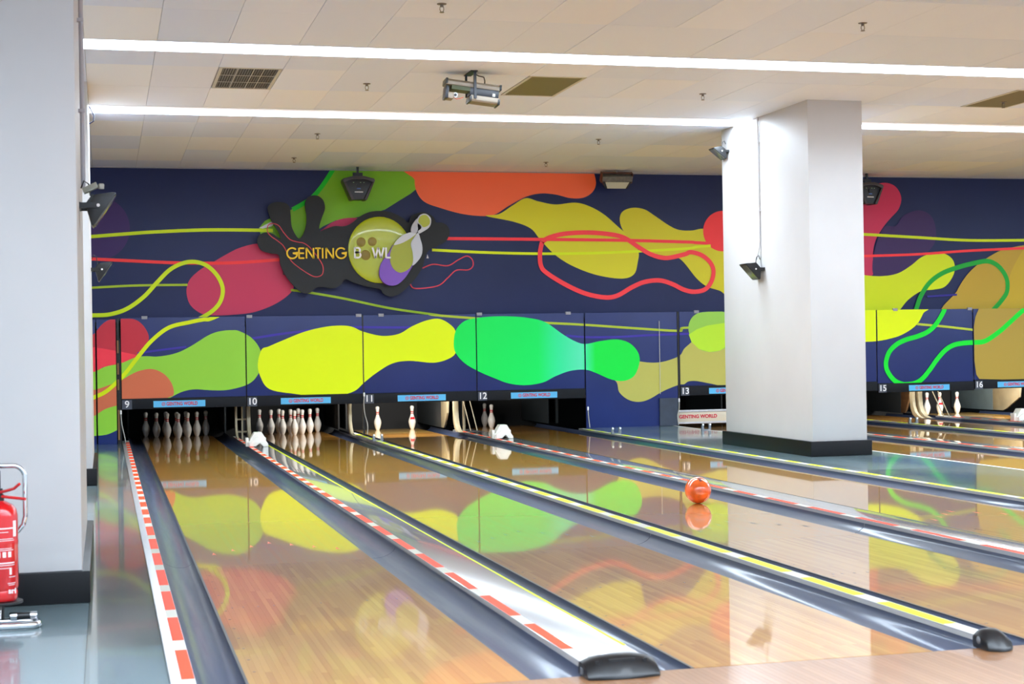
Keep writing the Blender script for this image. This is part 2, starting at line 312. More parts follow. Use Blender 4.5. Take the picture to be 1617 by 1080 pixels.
MURAL_LOWER = [
    ((205,50,66),'s',[(-0.798,1.484),(-0.663,1.58),(-0.566,1.697),(-0.45,1.771),(-0.277,1.783),(-0.123,1.775),(-0.028,1.721),(0.048,1.62),(0.081,1.511),(0.045,1.392),(-0.034,1.294),(-0.171,1.157),(-0.364,1.121),(-0.689,1.127),(-0.803,1.129)],0),
    ((255,62,80),'p',[(-0.799,1.405),(-0.656,1.387),(-0.475,1.356),(-0.246,1.307),(-0.092,1.271),(-0.171,1.157),(-0.287,1.12),(-0.556,1.105),(-0.691,1.009),(-0.805,0.972)],0),
    ((150,214,62),'s',[(-0.803,0.988),(-0.667,1.044),(-0.514,1.115),(-0.312,1.156),(-0.108,1.236),(0.037,1.251),(0.183,1.243),(0.358,1.264),(0.506,1.306),(0.654,1.379),(0.773,1.452),(0.893,1.526),(1.013,1.576),(1.132,1.598),(1.236,1.603),(1.341,1.59),(1.519,1.487),(1.637,1.318),(1.658,1.12),(1.586,0.939),(1.449,0.821),(1.179,0.751),(0.94,0.75),(0.704,0.768),(0.527,0.736),(0.349,0.65),(0.055,0.493),(-0.238,0.292),(-0.317,0.249),(-0.5,0.165),(-0.681,0.147),(-0.815,0.145)],0),
    ((216,113,76),'s',[(-0.806,0.766),(-0.671,0.792),(-0.49,0.848),(-0.307,0.918),(-0.185,0.99),(-0.053,1.047),(0.122,1.068),(0.281,0.996),(0.387,0.859),(0.414,0.708),(0.349,0.665),(0.173,0.624),(-0.089,0.615),(-0.312,0.576),(-0.523,0.522),(-0.677,0.428),(-0.812,0.367)],0),
    ((62,50,165),'l',[(-0.079,1.295),(0.242,1.335),(0.595,1.374)],0.0287),
    ((62,50,165),'l',[(1.534,1.481),(1.852,1.528),(2.31,1.58),(2.87,1.622),(3.149,1.621),(3.854,1.611),(4.025,1.645)],0.0332),
    ((62,50,165),'l',[(6.222,1.459),(6.522,1.429),(7.027,1.425),(7.538,1.444),(8.019,1.453),(8.47,1.47)],0.033),
    ((178,200,55),'l',[(4.081,1.825),(4.208,1.787),(4.817,1.733),(5.043,1.721)],0.0339),
    ((178,200,55),'l',[(5.696,1.682),(5.894,1.654),(6.525,1.615),(7.267,1.557),(8.02,1.505),(8.113,1.55),(8.809,1.538)],0.0348),
    ((226,245,0),'l',[(1.256,1.915),(0.956,1.773),(0.837,1.759),(0.659,1.725),(0.364,1.653),(0.128,1.477),(-0.05,1.271),(-0.257,1.006),(-0.432,0.832),(-0.549,0.745),(-0.693,0.68),(-0.808,0.603)],0.0554),
    ((232,255,0),'s',[(1.658,1.318),(1.601,1.121),(1.631,0.938),(1.764,0.747),(2.143,0.668),(2.448,0.631),(2.756,0.63),(2.995,0.695),(3.137,0.815),(3.342,0.966),(3.563,1.086),(3.816,1.118),(4.165,1.084),(4.389,1.133),(4.509,1.225),(4.489,1.382),(4.514,1.539),(4.429,1.649),(4.271,1.73),(4.079,1.71),(3.856,1.625),(3.665,1.519),(3.413,1.491),(3.133,1.557),(2.978,1.627),(2.824,1.65),(2.587,1.635),(2.279,1.568),(1.972,1.45),(1.759,1.362)],0),
    ((190,186,92),'s',[(6.687,1.285),(7.022,1.151),(7.377,1.048),(7.702,1.026),(8.013,1.112),(8.107,1.225),(8.213,1.314),(8.318,1.41),(8.459,1.516),(8.722,1.601),(9.269,1.677),(9.25,0.592),(8.74,0.642),(8.549,0.679),(8.306,0.727),(8.168,0.723),(8.098,0.682),(8.005,0.673),(7.763,0.587),(7.521,0.463),(7.349,0.429),(7.18,0.471),(7.046,0.587),(6.998,0.749),(6.782,0.898)],0),
    ('G','s',[(4.509,1.225),(4.483,1.382),(4.524,1.57),(4.655,1.694),(4.849,1.739),(5.109,1.758),(5.37,1.755),(5.631,1.73),(5.894,1.664),(6.156,1.485),(6.354,1.371),(6.52,1.326),(6.756,1.365),(7.026,1.386),(7.229,1.325),(7.362,1.178),(7.377,1.016),(7.288,0.824),(7.117,0.753),(6.915,0.783),(6.68,0.884),(6.514,0.936),(6.28,0.924),(6.046,0.849),(5.846,0.758),(5.582,0.722),(5.32,0.753),(5.094,0.837),(4.868,0.936),(4.645,1.066)],0),
    ((152,208,82),'s',[(8.182,1.542),(8.226,1.682),(8.332,1.768),(8.499,1.793),(8.743,1.794),(8.917,1.713),(8.949,1.516),(8.857,1.288),(8.698,1.192),(8.523,1.172),(8.35,1.221),(8.231,1.363)],0),
    ((190,236,52),'p',[(8.187,1.445),(8.32,1.524),(8.495,1.581),(8.723,1.611),(8.951,1.631),(8.948,1.483),(8.857,1.288),(8.698,1.192),(8.523,1.172),(8.35,1.221),(8.23,1.33)],0),
    ((232,255,0),'s',[(10.76,1.83),(11.461,1.856),(12.242,1.816),(12.196,1.736),(12.094,1.575),(11.95,1.464),(11.77,1.378),(11.593,1.333),(11.416,1.303),(11.187,1.29),(10.751,1.305)],0),
    ((186,205,60),'l',[(12.076,1.56),(12.523,1.519),(13.074,1.456)],0.0367),
    ((0,228,50),'l',[(12.583,1.829),(12.546,1.74),(12.416,1.555),(12.27,1.436),(12.09,1.366),(11.876,1.312),(11.715,1.242),(11.589,1.132),(11.526,0.989),(11.527,0.86),(11.599,0.731),(11.703,0.64),(11.827,0.597)],0.0769),
    ((0,228,50),'l',[(11.827,0.597),(12.005,0.609),(12.149,0.679),(12.295,0.83),(12.424,0.989),(12.57,1.132),(12.716,1.211),(12.879,1.241),(13.079,1.251)],0.0775),
    ((178,152,62),'p',[(13.209,1.84),(13.124,1.661),(13.087,1.466),(13.082,1.222),(13.092,0.961),(13.124,0.732),(13.177,0.658),(13.598,0.641),(15.09,0.602),(15.114,1.822)],0),
    ((0,228,50),'l',[(13.079,1.251),(13.244,1.258),(13.372,1.307),(13.577,1.435),(13.764,1.58),(14.026,1.783),(14.176,1.864)],0.0784),
]
SIGN_OUTLINE = [(1.625,2.86),(1.644,2.951),(1.717,3.002),(1.824,2.997),(1.914,2.942),(1.96,2.919),(1.924,3.024),(1.845,3.151),(1.793,3.278),(1.785,3.377),(1.867,3.438),(2.012,3.439),(2.092,3.379),(2.109,3.261),(2.121,3.097),(2.177,2.97),(2.23,2.919),(2.292,2.989),(2.334,3.135),(2.336,3.262),(2.32,3.39),(2.336,3.481),(2.404,3.54),(2.505,3.541),(2.586,3.474),(2.608,3.355),(2.564,3.227),(2.523,3.099),(2.533,3.029),(2.588,3.048),(2.736,3.1),(2.883,3.1),(2.995,3.146),(3.126,3.248),(3.257,3.308),(3.406,3.327),(3.574,3.31),(3.741,3.233),(3.838,3.155),(3.873,3.233),(3.949,3.289),(4.082,3.309),(4.214,3.244),(4.254,3.164),(4.345,3.157),(4.43,3.105),(4.457,3.003),(4.398,2.882),(4.263,2.807),(4.168,2.77),(4.091,2.677),(4.041,2.51),(3.953,2.361),(3.819,2.214),(3.686,2.104),(3.554,2.068),(3.443,2.115),(3.397,2.179),(3.202,2.217),(3.018,2.274),(2.889,2.322),(2.814,2.238),(2.703,2.193),(2.575,2.212),(2.465,2.204),(2.373,2.131),(2.264,2.132),(2.156,2.215),(2.031,2.37),(1.953,2.534),(1.928,2.679),(1.802,2.706),(1.677,2.752)]
SIGN_PIN = {'purple':[(3.598,2.82),(3.522,2.709),(3.437,2.599),(3.389,2.507),(3.377,2.379),(3.431,2.277),(3.524,2.227),(3.636,2.239),(3.75,2.331),(3.845,2.469),(3.869,2.524),(3.751,2.451),(3.604,2.599)],'body':[(3.598,2.82),(3.55,2.728),(3.536,2.636),(3.547,2.544),(3.593,2.461),(3.676,2.414),(3.77,2.438),(3.846,2.502),(3.878,2.598),(3.872,2.709),(3.847,2.82),(3.875,2.903),(3.929,2.987),(3.76,2.949)],'ribbon_right':[(3.957,2.996),(3.993,2.894),(4.016,2.802),(4.011,2.691),(3.96,2.598),(3.869,2.515),(3.878,2.598),(3.872,2.709),(3.848,2.838),(3.894,2.922)],'ribbon_left':[(3.598,2.82),(3.646,2.894),(3.741,2.968),(3.854,3.005),(3.929,2.987),(3.853,2.922),(3.758,2.866),(3.683,2.835)],'neck':[(3.957,3.212),(3.879,3.125),(3.851,3.033),(3.877,2.996),(3.933,2.996),(3.953,3.046),(3.95,3.116)],'head':[(3.955,3.205),(3.999,3.264),(4.075,3.276),(4.144,3.219),(4.15,3.139),(4.115,3.07),(4.033,3.015),(3.97,2.987),(3.958,3.024),(4.005,3.061),(3.997,3.107),(3.954,3.144)],'head_in':[(3.966,3.198),(4.009,3.25),(4.08,3.255),(4.128,3.198),(4.131,3.135),(4.091,3.094),(4.034,3.079),(3.997,3.116),(3.965,3.149)]}
SIGN_RED = [(1.771,3.077),(1.789,3.114),(1.844,3.136),(1.933,3.105),(2.004,3.005),(2.093,2.906),(2.201,2.869),(2.292,2.851),(2.382,2.787),(2.471,2.678),(2.552,2.55),(2.569,2.458),(2.54,2.385),(2.448,2.364),(2.34,2.414),(2.196,2.514),(2.106,2.596),(2.062,2.678),(2.001,2.806),(1.912,2.887),(1.823,2.95),(1.773,3.014),(1.771,3.077)]

# ------------------------------------------------------------------ layout, metres; z = 0 is the lane surface, y = 0 the foul line
ZC = 3.943            # ceiling
ZF = .05              # floor on the right and the cap height
ZL = .02              # floor on the left
YM, YW = 16.9, 17.1   # mask plane, upper wall plane
WL = 1.06
LANES = {9: 0.0, 10: 1.745, 11: 3.32, 12: 5.13, 13: 8.12, 14: 9.90, 15: 11.50, 16: 13.34, 17: 14.92}

# ------------------------------------------------------------------ ceiling
YS = [3.0, 4.0, 5.18, 6.43, 7.74, 8.19, 8.91, 10.09, 11.38, 11.94, 12.53, 13.79, 15.03, 16.28, 17.1]
tile_mat = bpy.data.materials.new('ceiling_tile'); tile_mat.use_nodes = True
nt = tile_mat.node_tree; b = nt.nodes['Principled BSDF']; b.inputs['Roughness'].default_value = .55; b.inputs['Specular IOR Level'].default_value = .3
oi = nt.nodes.new('ShaderNodeObjectInfo'); rp = nt.nodes.new('ShaderNodeValToRGB'); rp.color_ramp.interpolation = 'CONSTANT'
for i, (p_, c_) in enumerate(((0, (224, 234, 252)), (.35, (230, 238, 253)), (.65, (220, 231, 251)), (.85, (230, 236, 248)))):
    e = rp.color_ramp.elements[i] if i < 2 else rp.color_ramp.elements.new(p_)
    e.position = p_; e.color = lin(c_)+(1,)
nt.links.new(oi.outputs['Random'], rp.inputs[0]); nt.links.new(rp.outputs[0], b.inputs['Base Color'])
tile_warm = mat('ceiling_tile_warm', (238, 242, 247), .55, spec=.3)
grid_mat = mat('ceiling_grid', (176, 176, 180), .6)
segs = [(-9, STRIPS[0][0])]+[(STRIPS[i][1], STRIPS[i+1][0]) for i in range(len(STRIPS)-1)]+[(STRIPS[-1][1], YW+.02)]
mb = MB()
for a, c in segs: mb.box(-3.4, 22, a, c, ZC+.012, ZC+.14)
mb.box(-3.4, 22, -9, YW+.02, ZC+.14, ZC+.17)
ceil = struct(mb.build('ceiling', grid_mat))
VENTS = {(2, 8.91), (7, 8.91), (16, 8.91)}
WARM = {(0, 7.0), (0, 8.91), (0, 10.09), (2, 10.09), (3, 10.09), (0, 12.53), (1, 13.79), (2, 13.79), (3, 13.79), (4, 13.79), (5, 13.79), (6, 13.79), (7, 13.79), (-0, 15.03), (1, 15.03), (3, 15.03), (4, 15.03),
        (15, 10.09), (16, 10.09), (17, 10.09), (12, 13.79), (13, 13.79), (20, 15.03), (21, 15.03), (8, 15.03)}
rest = MB(); meshes = {}
ntile = 0
for j in range(len(YS)-1):
    y0, y1 = YS[j], YS[j+1]
    if (y0, y1) in STRIPS: continue
    for i in range(-1, 36):
        x0 = -.655+.5975*i
        x1 = x0+.5975
        if (i, y0) in VENTS: continue
        vis = (y0 >= 5.1) and i >= 0 and x0 < (y1+5.95)*.64-.4 and ntile < 285
        if not vis: rest.box(x0+.002, x1-.002, y0+.002, y1-.002, ZC, ZC+.011); continue
        wm = (i, y0) in WARM or (i == 0 and y0 in (6.43,))
        key = (round(y1-y0, 3), wm)
        if key not in meshes:
            t = MB().box(.002, .5955, .002, y1-y0-.002, 0, .012).build('ceiling_tile', tile_warm if wm else tile_mat, ceil)
            meshes[key] = t
        else:
            t = meshes[key].copy(); COL.objects.link(t)
        t.location = (x0, y0, ZC+random.uniform(-.0012, .0012)); ntile += 1
for y0, y1 in segs[:3]: rest.box(-3.3, 22, y0+.01, min(y1, 3.0)-.01, ZC, ZC+.011)
tag(rest.build('ceiling_tiles_beyond', tile_mat, ceil), kind='stuff')

# vents: three white-framed grilles of thin blades
frame_mat = mat('vent_frame', (200, 196, 184), .4); blade_mat = mat('vent_blade', (128, 118, 90), .4, metal=.3); vent_dark = mat('vent_dark', (64, 58, 44), .8)
def vent(i, y0, lab, open_, bm):
    x0 = -.655+.5975*i
    t = thing('ceiling_vent', lab, 'vent', (x0+.3, y0+.59, ZC), 'air vents in the ceiling')
    X0, X1, Ya, Yb = x0+.03, x0+.57, y0+.02, y0+1.16
    f = MB()
    for a in ((X0-.02, X1+.02, Ya-.02, Ya+.012), (X0-.02, X1+.02, Yb-.012, Yb+.02), (X0-.02, X0+.01, Ya, Yb), (X1-.01, X1+.02, Ya, Yb)): f.box(*a, ZC-.004, ZC+.01)
    f.build('frame', frame_mat, t)
    MB().box(X0, X1, Ya, Yb, ZC+.007, ZC+.0115).build('duct_backing', vent_dark, t)
    n = 22; ang = .010 if open_ else .019
    for k in range(n):
        x = X0+.012+(X1-X0-.024)*(k+.5)/n
        MB().add([(x-ang/2, Ya, ZC+.006), (x+ang/2, Ya, ZC-.003), (x+ang/2, Yb, ZC-.003), (x-ang/2, Yb, ZC+.006),
                  (x-ang/2, Ya, ZC+.0068), (x+ang/2, Ya, ZC-.0022), (x+ang/2, Yb, ZC-.0022), (x-ang/2, Yb, ZC+.0068)],
                 [(0,3,2,1),(4,5,6,7),(0,1,5,4),(1,2,6,5),(2,3,7,6),(3,0,4,7)]).build('blade', bm, t)
    if open_:
        for k in (1, 2): MB().box(X0, X1, Ya+(Yb-Ya)*k/3-.01, Ya+(Yb-Ya)*k/3+.01, ZC-.005, ZC-.003).build('crossbar', frame_mat, t)
        for k in (.28, .56, .73): MB().box(X0+(X1-X0)*k-.004, X0+(X1-X0)*k+.004, Ya, Yb, ZC-.006, ZC-.003).build('crossbar', frame_mat, t)
vent(2, 8.91, 'dark slatted ceiling air vent with pale crossbars, left of the scanner light', True, mat('vent_blade_dark', (120, 112, 92), .4))
vent(7, 8.91, 'plain olive ceiling air vent between the scanner light and the white pillar', False, blade_mat)
vent(16, 8.91, 'ceiling air vent cut by the right edge of the photo', False, blade_mat)

# strip lights
led = mat('led_diffuser', (250, 250, 252), .6); trough = mat('trough_white', (240, 240, 242), .6)
for k, (a, c) in enumerate(STRIPS):
    lab = {0: 'rearmost recessed strip light far behind the camera', 1: 'recessed strip light behind the camera over the seats', 2: 'recessed strip light above the approach just behind the foul line', 3: 'recessed strip light just above the top edge of the photo', 4: 'long white recessed strip light, the nearer one along the top of the photo', 5: 'long white recessed strip light, the farther one, interrupted by the white pillar'}.get(k, 'long white recessed strip light over the approach behind the camera')
    t = thing('strip_light', lab, 'ceiling light', ((-.7+22)/2, (a+c)/2, ZC), 'recessed strip lights across the ceiling')
    MB().box(-3.2, 21.9, a+.008, c-.008, ZC+(.050 if k == 5 else .118), ZC+.128).build('diffuser', led, t)
    MB().box(-3.2, 21.9, a, a+.006, ZC-.004, ZC+.128).box(-3.2, 21.9, c-.006, c, ZC-.004, ZC+.128).build('housing', trough, t)

# ------------------------------------------------------------------ walls
def plane_layers(root, rect, data, y, group_prefix):
    """the mural's printed shapes, each its own child of the wall"""
    for i, sh in enumerate(data):
        m = MB(); n = print_faces(m, sh, rect, y-.0008*(i+1), 0)
        if n: flat_mesh(m, 'mural_stripe' if sh[1] == 'l' else 'mural_shape', [ink(sh[0])], root)
def ink(c):
    if c == 'G':
        if 'ink_green_fade' in MATS: return MATS['ink_green_fade']
        m = mat('ink_green_fade', (0, 236, 88), .4, spec=.3); nt = m.node_tree
        g = nt.nodes.new('ShaderNodeNewGeometry'); s = nt.nodes.new('ShaderNodeSeparateXYZ'); nt.links.new(g.outputs['Position'], s.inputs[0])
        r = nt.nodes.new('ShaderNodeValToRGB'); mr = nt.nodes.new('ShaderNodeMapRange'); mr.inputs[1].default_value = 4.6; mr.inputs[2].default_value = 7.4
        nt.links.new(s.outputs[0], mr.inputs[0]); nt.links.new(mr.outputs[0], r.inputs[0]); E_ = r.color_ramp.elements
        E_[0].color = lin((0, 236, 88))+(1,); E_[1].color = lin((0, 236, 70))+(1,); E_[1].position = .74
        e = E_.new(.42); e.color = lin((0, 240, 100))+(1,); e = E_.new(.54); e.color = lin((52, 240, 160))+(1,); e = E_.new(.66); e.color = lin((92, 240, 186))+(1,);
        e = E_.new(.695); e.color = lin((60, 240, 150))+(1,)
        nt.links.new(r.outputs[0], nt.nodes['Principled BSDF'].inputs['Base Color'])
        return m
    c2 = c
    return mat('ink_%02x%02x%02x' % c, c2, .42, spec=.3)

wb = struct(MB().box(-3.3, 22, YW, YW+.12, 1.72, ZC+.01).build('wall_back', navy))
plane_layers(wb, (-3.3, 22, 1.73, ZC-.001), MURAL_UPPER, YW, 'upper')
struct(MB().box(-3.4, -3.28, -9, YW, -.2, ZC+.1).build('wall_left', white_paint))
struct(MB().box(-3.3, 22, YW-.02, YW, ZC-.014, ZC).build('trim_1', mat('edge_trim', (150, 150, 156), .5)))

# floors
mb = MB(); mb.box(-3.3, -.30, -9, YM+.05, -.15, ZL-.006)
fl = struct(mb.build('floor', floor_mat2))
ys = [-1.2, 1.12, 2.49, 4.85, 7.2, 9.6, 12.0, 14.4, 16.95]
for i in range(len(ys)-1):
    MB().box(-.62 if i > 2 else -.62, -.302, ys[i]+.0015, ys[i+1]-.0015, ZL-.006, ZL).build('floor_sheet', floor_mat2 if i in (1, 2, 5) else floor_mat, fl)
    MB().box(-2.6, -.623, ys[i]+.0015, ys[i+1]-.0015, ZL-.006, ZL).build('floor_sheet', floor_mat if i != 4 else floor_mat2, fl)
fr = struct(MB().box(6.475, 7.90, -.3, YM+.05, -.15, ZF-.004).build('floor', floor_mat))
ys = [0, 4.0, 8.0, 9.9, 12.6, 14.8, 16.95]
for i in range(len(ys)-1):
    MB().box(6.477, 7.90, ys[i]+.0015, ys[i+1]-.0015, ZF-.004, ZF).build('floor_sheet', floor_mat2 if i == 1 else floor_mat, fr)
MB().box(7.90, 7.945, 0, YM+.02, -.1, ZF+.001).build('edge_strip', mat('white_edge', (225, 225, 222), .35), fr)
struct(MB().box(-3.3, 22, -9, 21, -.3, -.16).build('floor', black_matte))

# approach of narrow boards
ap = struct(MB().box(-.3, 22, -9, -.0, -.15, -.003).build('floor', approach_wood))
src = None
for i in range(243):
    x = -.272+i*.0272
    if src is None: src = MB().box(.0003, .0269, -1.6, -.004, -.003, 0).build('board', approach_wood, ap); t = src
    else: t = src.copy(); COL.objects.link(t)
    t.location = (x, 0, 0)
tag(MB().box(6.35, 22, -1.6, -.004, -.003, 0).build('boards_beyond', approach_wood, ap), kind='stuff')
tag(MB().box(-.28, 22, -4.6, -1.602, -.003, 0).build('boards_behind', approach_wood, ap), kind='stuff')
MB().box(-.28, 22, -9, -4.602, -.003, 0).build('seating_floor', mat('seating_floor', (196, 200, 206), .3), ap)
struct(MB().box(-.3, 22, -.004, .0, -.15, -.0005).build('trim_2', mat('foul_joint', (90, 60, 36), .5)))

# ------------------------------------------------------------------ lanes
arrow_orange = mat('arrow_orange', (236, 92, 24), .4); arrow_dark = mat('arrow_dark', (60, 34, 20), .4)
YSP = 3.745
board_src = []
def lane(n, x0, near):
    t = thing('bowling_lane', {9: 'leftmost glossy wooden bowling lane, leading to the leftmost rack of pins', 10: 'second glossy wooden bowling lane from the left, mirroring the green mural pin',
          11: 'x', 12: 'x',
          13: 'bowling lane right behind the blue floor strip, with a white edge strip', 14: 'bowling lane right of the pillar between orange dashed and farther yellow dashed dividers',
          15: 'bowling lane directly in front of the one carrying three white pins', 16: 'glossy bowling lane carrying the three white pins right of the pillar', 17: 'bowling lane at the far right edge behind the lane with three pins'}[n], 'bowling lane', (x0, 0, 0), 'glossy wooden bowling lanes')
    if n == 12: t['label'] = 'fourth bowling lane from the left, along the near side of the blue floor strip'
    if n == 11: t['label'] = 'glossy wooden bowling lane with the rolling orange ball on it'
    def at(o): o.location = (0, 0, 0); o.parent = t; o.matrix_parent_inverse = Matrix(); return o
    MB().box(0, WL, .002, 19.3, -.14, -.004).build('lane_bed', black_matte).parent = t
    if near:
        for i in range(39):
            w = WL/39
            if len(board_src) == 0:
                o = MB().box(.0002, w-.0002, .003, YSP-.001, -.004, 0).build('board', lane_front); board_src.append(o)
            else: o = board_src[0].copy(); COL.objects.link(o)
            o.parent = t; o.location = (i*w, 0, 0)
        yb = YSP
    else:
        MB().box(0, WL, .003, YSP-.001, -.004, 0).build('lane_surface', lane_front).parent = t; yb = YSP
    MB().box(0, WL, YSP+.001, 17.96, -.004, 0).build('lane_surface', lane_back).parent = t
    MB().box(0, WL, 17.962, 19.3, -.004, 0).build('pin_deck', lit_deck_wood if n in (11, 16) else lane_back).parent = t
    # aiming arrows and dots
    if n <= 12:
        for k in range(7):
            xa = WL*(k+1)/8; ya = 4.30+.47*(1-abs(k-3)/3)-.02
            MB().add([(xa-.014, ya, .0006), (xa+.014, ya, .0006), (xa, ya+.13, .0006), (xa, ya+.03, .0006)], [(0, 3, 2), (3, 1, 2)]).build('arrow', arrow_orange if (n == 9) or (n == 12) else arrow_dark).parent = t
        for k, xd in enumerate([.08, .135, .21, .29, .53, .77, .85, .925, .98]):
            MB().box(xd-.004, xd+.004, 2.14, 2.165, -.001, .0006).build('dot', arrow_dark).parent = t
        for k in range(12):
            MB().box(.035, .047, .5+.26*k, .513+.26*k, -.001, .0006).build('dot', arrow_dark).parent = t
    # dark edge seals
    sm = MATS.get('edge_seal') or mat('edge_seal', (24, 22, 26), .4)
    MB().box(-.012, 0, .003, 19.3, -.06, .0005).build('edge_seal', sm).parent = t
    MB().box(WL, WL+.004, .003, 19.3, -.06, -.001).build('edge_seal', sm).parent = t
for n, x in LANES.items(): lane(n, x, n <= 12)

# gutters: half-round channels in two lengths
def gutter(x0, x1, lab, lip=None):
    t = thing('gutter', lab, 'gutter', ((x0+x1)/2, 0, 0), 'dark gutters beside the lanes')
    w = x1-x0; prof = []
    for i in range(13):
        a = math.pi*i/12; xx = x0+w/2-math.cos(a)*(w/2); u = (xx-x0)/w if any(abs(x0-(l+WL+.004)) < .01 for l in LANES.values()) else (x1-xx)/w
        prof.append((xx, -.004-.050*math.sin(a)**.8+.030*u*u))
    poly = prof+[(x1, -.07), (x0, -.07)]
    for a, c in ((.002, 4.12), (4.128, 19.3)):
        mb = MB(); n = len(prof)
        vs = [(x, a, z) for x, z in prof]+[(x, c, z) for x, z in prof]+[(x, a, z-.006) for x, z in prof]+[(x, c, z-.006) for x, z in prof]
        fs = [(i, i+1, n+i+1, n+i) for i in range(n-1)]+[(2*n+i, 3*n+i, 3*n+i+1, 2*n+i+1) for i in range(n-1)]
        fs += [(i, 2*n+i, 2*n+i+1, i+1) for i in range(n-1)]+[(n+i, n+i+1, 3*n+i+1, 3*n+i) for i in range(n-1)]
        fs += [(0, n, 3*n, 2*n), (n-1, 3*n-1, 4*n-1, 2*n-1)]
        mb.add(vs, fs).build('gutter_section', gutter_mat, t, smooth=True)
def cap(x0, x1, z, mats_, lab, dash, w, edge=None, y1=17.6, side='l', ys0=.041):
    t = thing('lane_divider', lab, 'lane divider', ((x0+x1)/2, 0, 0), 'caps between the lanes')
    MB().box(x0, x1, ys0, y1, -.13, z-.004).box(x0-.0, x1+.0, ys0, y1, z-.004, z).build('cap_rail', mats_, t, bevel=.004)
    xa, xb = (x0+.004, x0+.004+w) if side == 'l' else (x1-.002-w, x1-.002)
    ys1 = ys0+.01
    MB().box(xa, xb, ys1, y1-.05, z, z+.0006).build('tape_backing', cap_cream, t)
    y = .30; k = 0; m = tape_orange if dash == 'o' else tape_yellow
    while y < y1-.3:
        ln = .62 if y < 3 else (.56 if y < 5.5 else (.42 if y < 8 else .31)); gp = .235
        MB().box(xa, xb, y, y+ln, z+.0004, z+.0012).build('tape_dash', m, t); y += ln+gp; k += 1
    if edge:
        MB().box(x1-.012, x1+.0012, .3, y1-.05, z-.008, z+.001).build('edge_line', edge, t)
    return t
# every gutter and divider between the lanes
gutter(-.205, -.012, 'dark gutter along the left floor, left of the leftmost lane')
ca = cap(-.30, -.205, .03, alu, 'white metal divider with orange dashes along the left floor', 'o', .050, side='r', ys0=.01)
gutter(1.064, 1.275, 'wide dark gutter between the leftmost lane and the green edged white divider')
cap(1.275, 1.556, ZF, cap_white, 'wide white divider with orange dashes and a green edge line', 'o', .052, tape_yellow)
gutter(1.556, 1.733, 'dark gutter between the green edged white divider and the second lane')
gutter(2.809, 3.02, 'dark gutter right of the second lane, before the small rounded end cap')
cap(3.02, 3.10, ZF, alu, 'narrow yellow dashed divider ending in the small rounded black cap', 'y', .066)
gutter(3.10, 3.308, 'dark gutter behind the yellow dashed divider, left of the lane with the ball')
gutter(4.384, 4.60, 'dark gutter just behind the rolling orange ball')
cap(4.60, 4.90, ZF, cap_white, 'wide white orange dashed divider passing behind the orange ball', 'o', .052)
gutter(4.90, 5.118, 'narrow visible gutter behind the wide white divider past the orange ball')
gutter(6.194, 6.395, 'dark gutter along the yellow dashed edge of the blue floor strip')
cap(6.395, 6.474, ZF, alu, 'narrow yellow dashed divider along the blue floor strip before the pillar', 'y', .066, y1=YM)
gutter(7.947, 8.108, 'gutter sunk behind the white edge strip of the blue floor')
gutter(9.184, 9.39, 'dark gutter in front of the first orange dashed divider behind the pillar')
cap(9.39, 9.67, ZF, cap_white, 'orange dashed divider nearest behind the blue floor strip, right of the pillar', 'o', .06)
gutter(9.67, 9.888, 'gutter hidden behind the first orange dashed divider right of the pillar')
gutter(10.964, 11.19, 'dark gutter in front of the yellow dashed divider right of the pillar')
cap(11.19, 11.27, ZF, alu, 'thin yellow dashed divider with twin clip, right of the pillar', 'y', .066)
gutter(11.27, 11.488, 'gutter hidden behind the yellow dashed divider right of the pillar')
gutter(12.564, 12.78, 'dark gutter in front of the divider with the far cream hood')
cap(12.78, 13.10, ZF, cap_white, 'far white divider just in front of the three pins, hood on it', 'o', .06)
gutter(13.10, 13.328, 'dark gutter left of the lane with three white pins')
gutter(14.404, 14.62, 'dark gutter right of the lane with three white pins')
cap(14.62, 14.70, ZF, alu, 'farthest narrow divider with yellow dashes at the right edge', 'y', .066)
gutter(14.70, 14.908, 'dark gutter at the far right edge')

# black nose pieces at the foul line
def nose(x0, x1, lab, wide):
    t = thing('divider_nose', lab, 'end cap', ((x0+x1)/2, 0, 0), 'black end caps of the dividers at the foul line')
    n = 9; vs = []; prof = [(.034, .012), (.038, .062), (.026, .078), (.0, .082), (-.035, .073), (-.075, .046), (-.110, .016), (-.118, .001), (.034, .001)]
    secs = []
    for i in range(n):
        u = i/(n-1); x = x0+(x1-x0)*u; e = 1-abs(2*u-1)**3*.32; sh = (abs(2*u-1)**2.2)*(.02 if wide else .035)
        secs.append([(x, max(y, -.118+sh) if y < 0 else y, .001+(z-.001)*e) for y, z in prof])
    k = len(prof); vs = [v for s_ in secs for v in s_]; fs = []
    for i in range(n-1):
        for j in range(k): fs.append((i*k+j, i*k+(j+1) % k, (i+1)*k+(j+1) % k, (i+1)*k+j))
    fs += [tuple(range(k)), tuple((n-1)*k+j for j in range(k-1, -1, -1))]
    MB().add(vs, fs).build('nose_shell', black_plastic, t, bevel=.006, smooth=True)
    if wide:
        for xx in (x0+.05, x1-.05): MB().box(xx-.007, xx+.007, -.058, -.048, .052, .066).build('screw_slot', black_matte, t)
        MB().box(x0+.10, x1-.09, -.053, -.043, .058, .069).build('moulded_mark', black_matte, t)
        MB().box(x0-.003, x0+.002, -.03, .0, .01, .035).build('side_window', mid_grey, t)
    else:
        MB().lathe([(0, 0), (.016, 0), (.016, .006), (.012, .009), (0, .009)], 16).xf(Matrix.Translation((x0+.006, -.012, .036)) @ Matrix.Rotation(-math.pi/2, 4, 'Y')).build('foul_sensor_lens', mid_grey, t, smooth=True)
nose(1.268, 1.566, 'wide black plastic end cap of the green edged white divider', True)
nose(3.01, 3.13, 'small black rounded end cap with grey sensor at the end of the yellow dashed divider', False)

